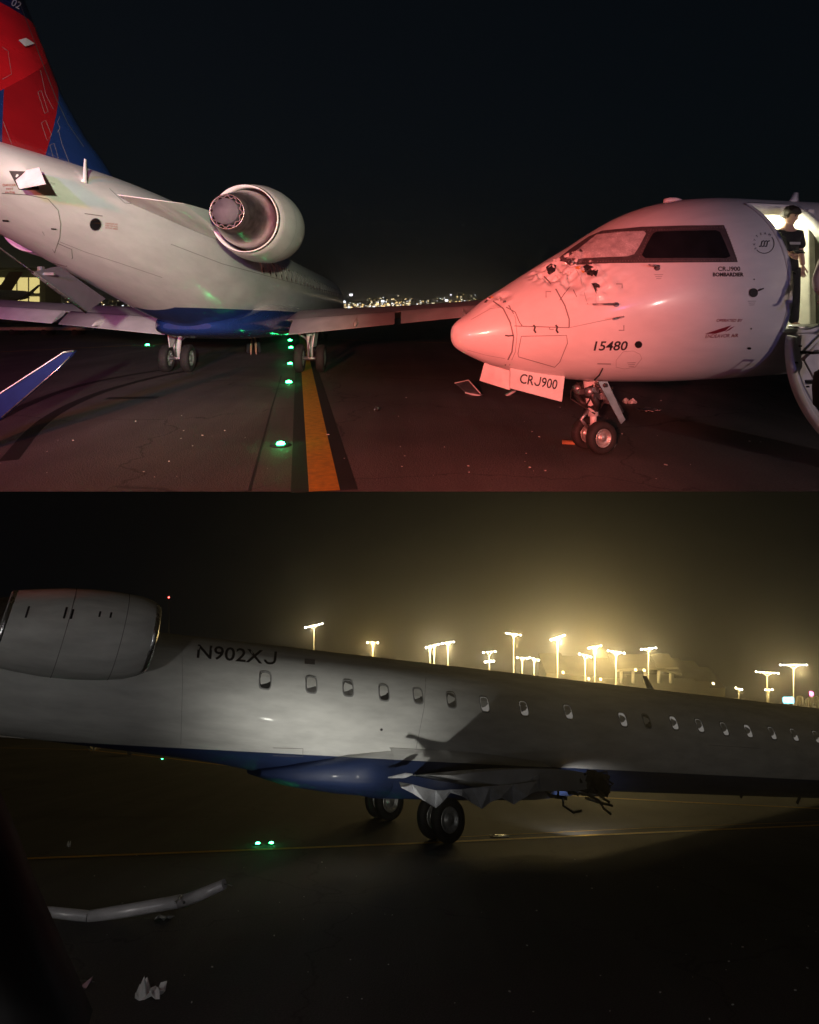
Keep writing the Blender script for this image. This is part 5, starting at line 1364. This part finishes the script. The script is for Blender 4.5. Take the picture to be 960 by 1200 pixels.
# red beacon mast far left
Y = 95.0; k = Y / F; top = at(198, 700, Y); zg = OL.z - (top.y - OL.y) * NRM.y / NRM.z
r = empty('beacon_mast', Matrix.Translation((top.x, top.y, zg))); tag(r, 'thin mast with a red beacon above the engine pod', 'mast')
MB().tube([(0, 0, 0), (0, 0, top.z - zg)], [.9 * k, .25 * k], 6).build('pole', M['dark_metal'], r)
M['red_lamp'] = plain('red_lamp', (.5, .05, .05), .4, emit=(1.0, .10, .08), estr=14)
MB().lathe([(-.6 * k, .1 * k), (-.4 * k, .8 * k), (.4 * k, .8 * k), (.7 * k, .1 * k)], 10, Matrix.Translation((0, 0, top.z - zg)) @ Matrix.Rotation(-math.pi / 2, 4, 'Y')).build('red_lamp', M['red_lamp'], r)
# terminal roof behind the fuselage
def lowbox(name, px0, px1, vtop, Y, depth, mat, parent, pos, vbot=850):
    a = at(px0, vtop, Y) - pos; b = at(px1, vtop, Y) - pos; zb = (at(px0, vbot, Y) - pos).z
    return MB().box(((a.x + b.x) / 2, a.y + depth / 2, (a.z + zb) / 2), (abs(b.x - a.x), depth, abs(a.z - zb))).build(name, mat, parent)
M['pier_wall'] = plain('pier_wall', (.16, .14, .09), .8, vary=.2, nscale=.5)
pos = at(740, 845, 100.0)
tm = empty('pier_terminal', Matrix.Translation(pos)); tag(tm, 'pale terminal with stepped roof and canopy behind the lower fuselage', 'building')
for (x0, x1, vt, y) in ((640, 668, 789, 103), (655, 700, 792, 103), (700, 735, 794.5, 103), (726, 790, 790, 104), (788, 815, 795, 104), (810, 832, 798, 104), (828, 850, 806, 104)):
    lowbox('wall', x0, x1, vt, y, 6, M['pier_wall'], tm, pos)
kk = 100 / F
for x0, x1, v0, v1 in ((722, 795, 784, 782), (770, 799, 782, 790)):
    MB().prism([at(x0, v0, 100) - pos, at(x1, v1, 100) - pos, at(x1, v1 + 2, 100) - pos, at(x0, v0 + 3, 100) - pos], (0, 4, 0)).build('canopy', M['pier_wall'], tm)
for u in (728, 742, 756, 772, 786): MB().tube([at(u, 784, 101) - pos, at(u, 800, 101) - pos], .25, 6).build('canopy_post', M['mast'], tm)
M['pier_light'] = plain('pier_light', (.8, .7, .4), .5, emit=(1.0, .8, .4), estr=4)
for u, v in ((690, 795.5), (704, 796), (745, 785), (755, 785.5), (836, 801), (660, 788)): MB().box(at(u, v, 99.5) - pos, (.3, .3, .25)).build('roof_lamp', M['pier_light'], tm)
M['blue_sign'] = plain('blue_sign', (.1, .4, .5), .4, emit=(.25, .75, 1.0), estr=3.5)
pos = at(924, 850, 70.0); sg_ = empty('lit_sign', Matrix.Translation(pos)); tag(sg_, 'small blue lit sign at the foot of the biggest lamp mast', 'sign')
MB().box(at(924, 820.5, 70) - pos, (1.1, .25, .55)).build('panel', M['blue_sign'], sg_)
MB().tube([at(924, 823, 70) - pos, Vector((0, .1, -1.5))], .08, 6).build('post', M['mast'], sg_)
pos = at(950, 850, 72.0); cr2 = empty('equipment_row', Matrix.Translation(pos)); tag(cr2, 'row of lit ground equipment at the far right edge of the lower scene', 'equipment')
rnd = random.Random(8)
for k2 in range(14):
    u = 934 + k2 * 3.2; v = 817 + rnd.uniform(-1, 3)
    MB().box(at(u, v + 6, 72) - pos, (.16, .3, 1.3), rot=Matrix.Rotation(rnd.uniform(-.25, .25), 3, 'Y')).build('upright', M['pier_wall'], cr2)
MB().box(at(957, 828, 72.2) - pos, (4.8, .4, .5)).build('frame', M['pier_wall'], cr2)
M['pink_lamp'] = plain('pink_lamp', (.5, .1, .2), .4, emit=(1.0, .12, .30), estr=8)
pos = at(951, 850, 85); rb = empty('red_warning_lamp', Matrix.Translation(pos)); tag(rb, 'red warning lamp on a post above the equipment at far right', 'lamp')
MB().lathe([(-.3, .05), (-.2, .25), (.2, .25), (.3, .05)], 10, Matrix.Translation(at(951, 813, 85) - pos) @ Matrix.Rotation(-math.pi / 2, 4, 'Y')).build('lamp', M['pink_lamp'], rb)
MB().tube([at(951, 815, 85) - pos, Vector((0, 0, -2))], .08, 6).build('post', M['mast'], rb)

# headlamps of vehicles beside the window: low on the lower taxiway; last two are added spots
def lw(x, y, z): return ML @ Vector((x, y, z))
kl = lloc(452, 1052)
light('lower_headlamp', 'SPOT', lw(kl.x, kl.y, .22), 420, (1.0, .97, .86), aim=lw(kl.x - 2.4, kl.y + 7, 6.0), cone=98, blend=1.0, size=.04)
light('lower_left_lamp', 'SPOT', lw(-5.6, 1.5, 1.0), 420, (1.0, .96, .9), aim=lw(-6.3, 13, 2.2), cone=48, blend=.9, size=.06)
light('lower_near_lamp', 'SPOT', lw(-4.8, 2.8, .5), 150, (1.0, .96, .92), aim=lw(-2.7, 8.5, .1), cone=46, blend=.9, size=.05)
light('lower_side_lamp', 'SPOT', lw(13.5, 11.5, .35), 110, (1.0, .92, .86), aim=lw(12.5, 20, 1.6), cone=100, blend=1.0, size=.1)
light('ground_pool_light', 'SPOT', at(672, 940, 15.4), 170, (1.0, .96, .9), aim=lpt(672, 962), cone=84, blend=1.0, size=.06)  # added unseen spot that lays a light pool on the ground
light('lower_fill_light', 'SPOT', lw(1.5, 3.2, 1.2), 75, (.96, .97, 1.0), aim=lw(1.5, 16, .6), cone=130, blend=.8, size=.3)  # added fill that lifts the dark lower ground, no lamp stands here

# ------------------------------------------------------------------ air
hz_ = MB().box((0, 725, -110), (1860, 1690, 340)).build('haze', None)
tag(hz_, 'thin night haze filling the air over both taxiways', 'haze', kind='stuff')
hm = bpy.data.materials.new('haze'); hm.use_nodes = True; hn = hm.node_tree
for n in list(hn.nodes): hn.nodes.remove(n)
pv = hn.nodes.new('ShaderNodeVolumePrincipled'); pv.inputs['Color'].default_value = (.85, .85, .85, 1); pv.inputs['Density'].default_value = .0016; pv.inputs['Anisotropy'].default_value = .90
ho = hn.nodes.new('ShaderNodeOutputMaterial'); hn.links.new(pv.outputs[0], ho.inputs['Volume'])
hz_.data.materials.append(hm)
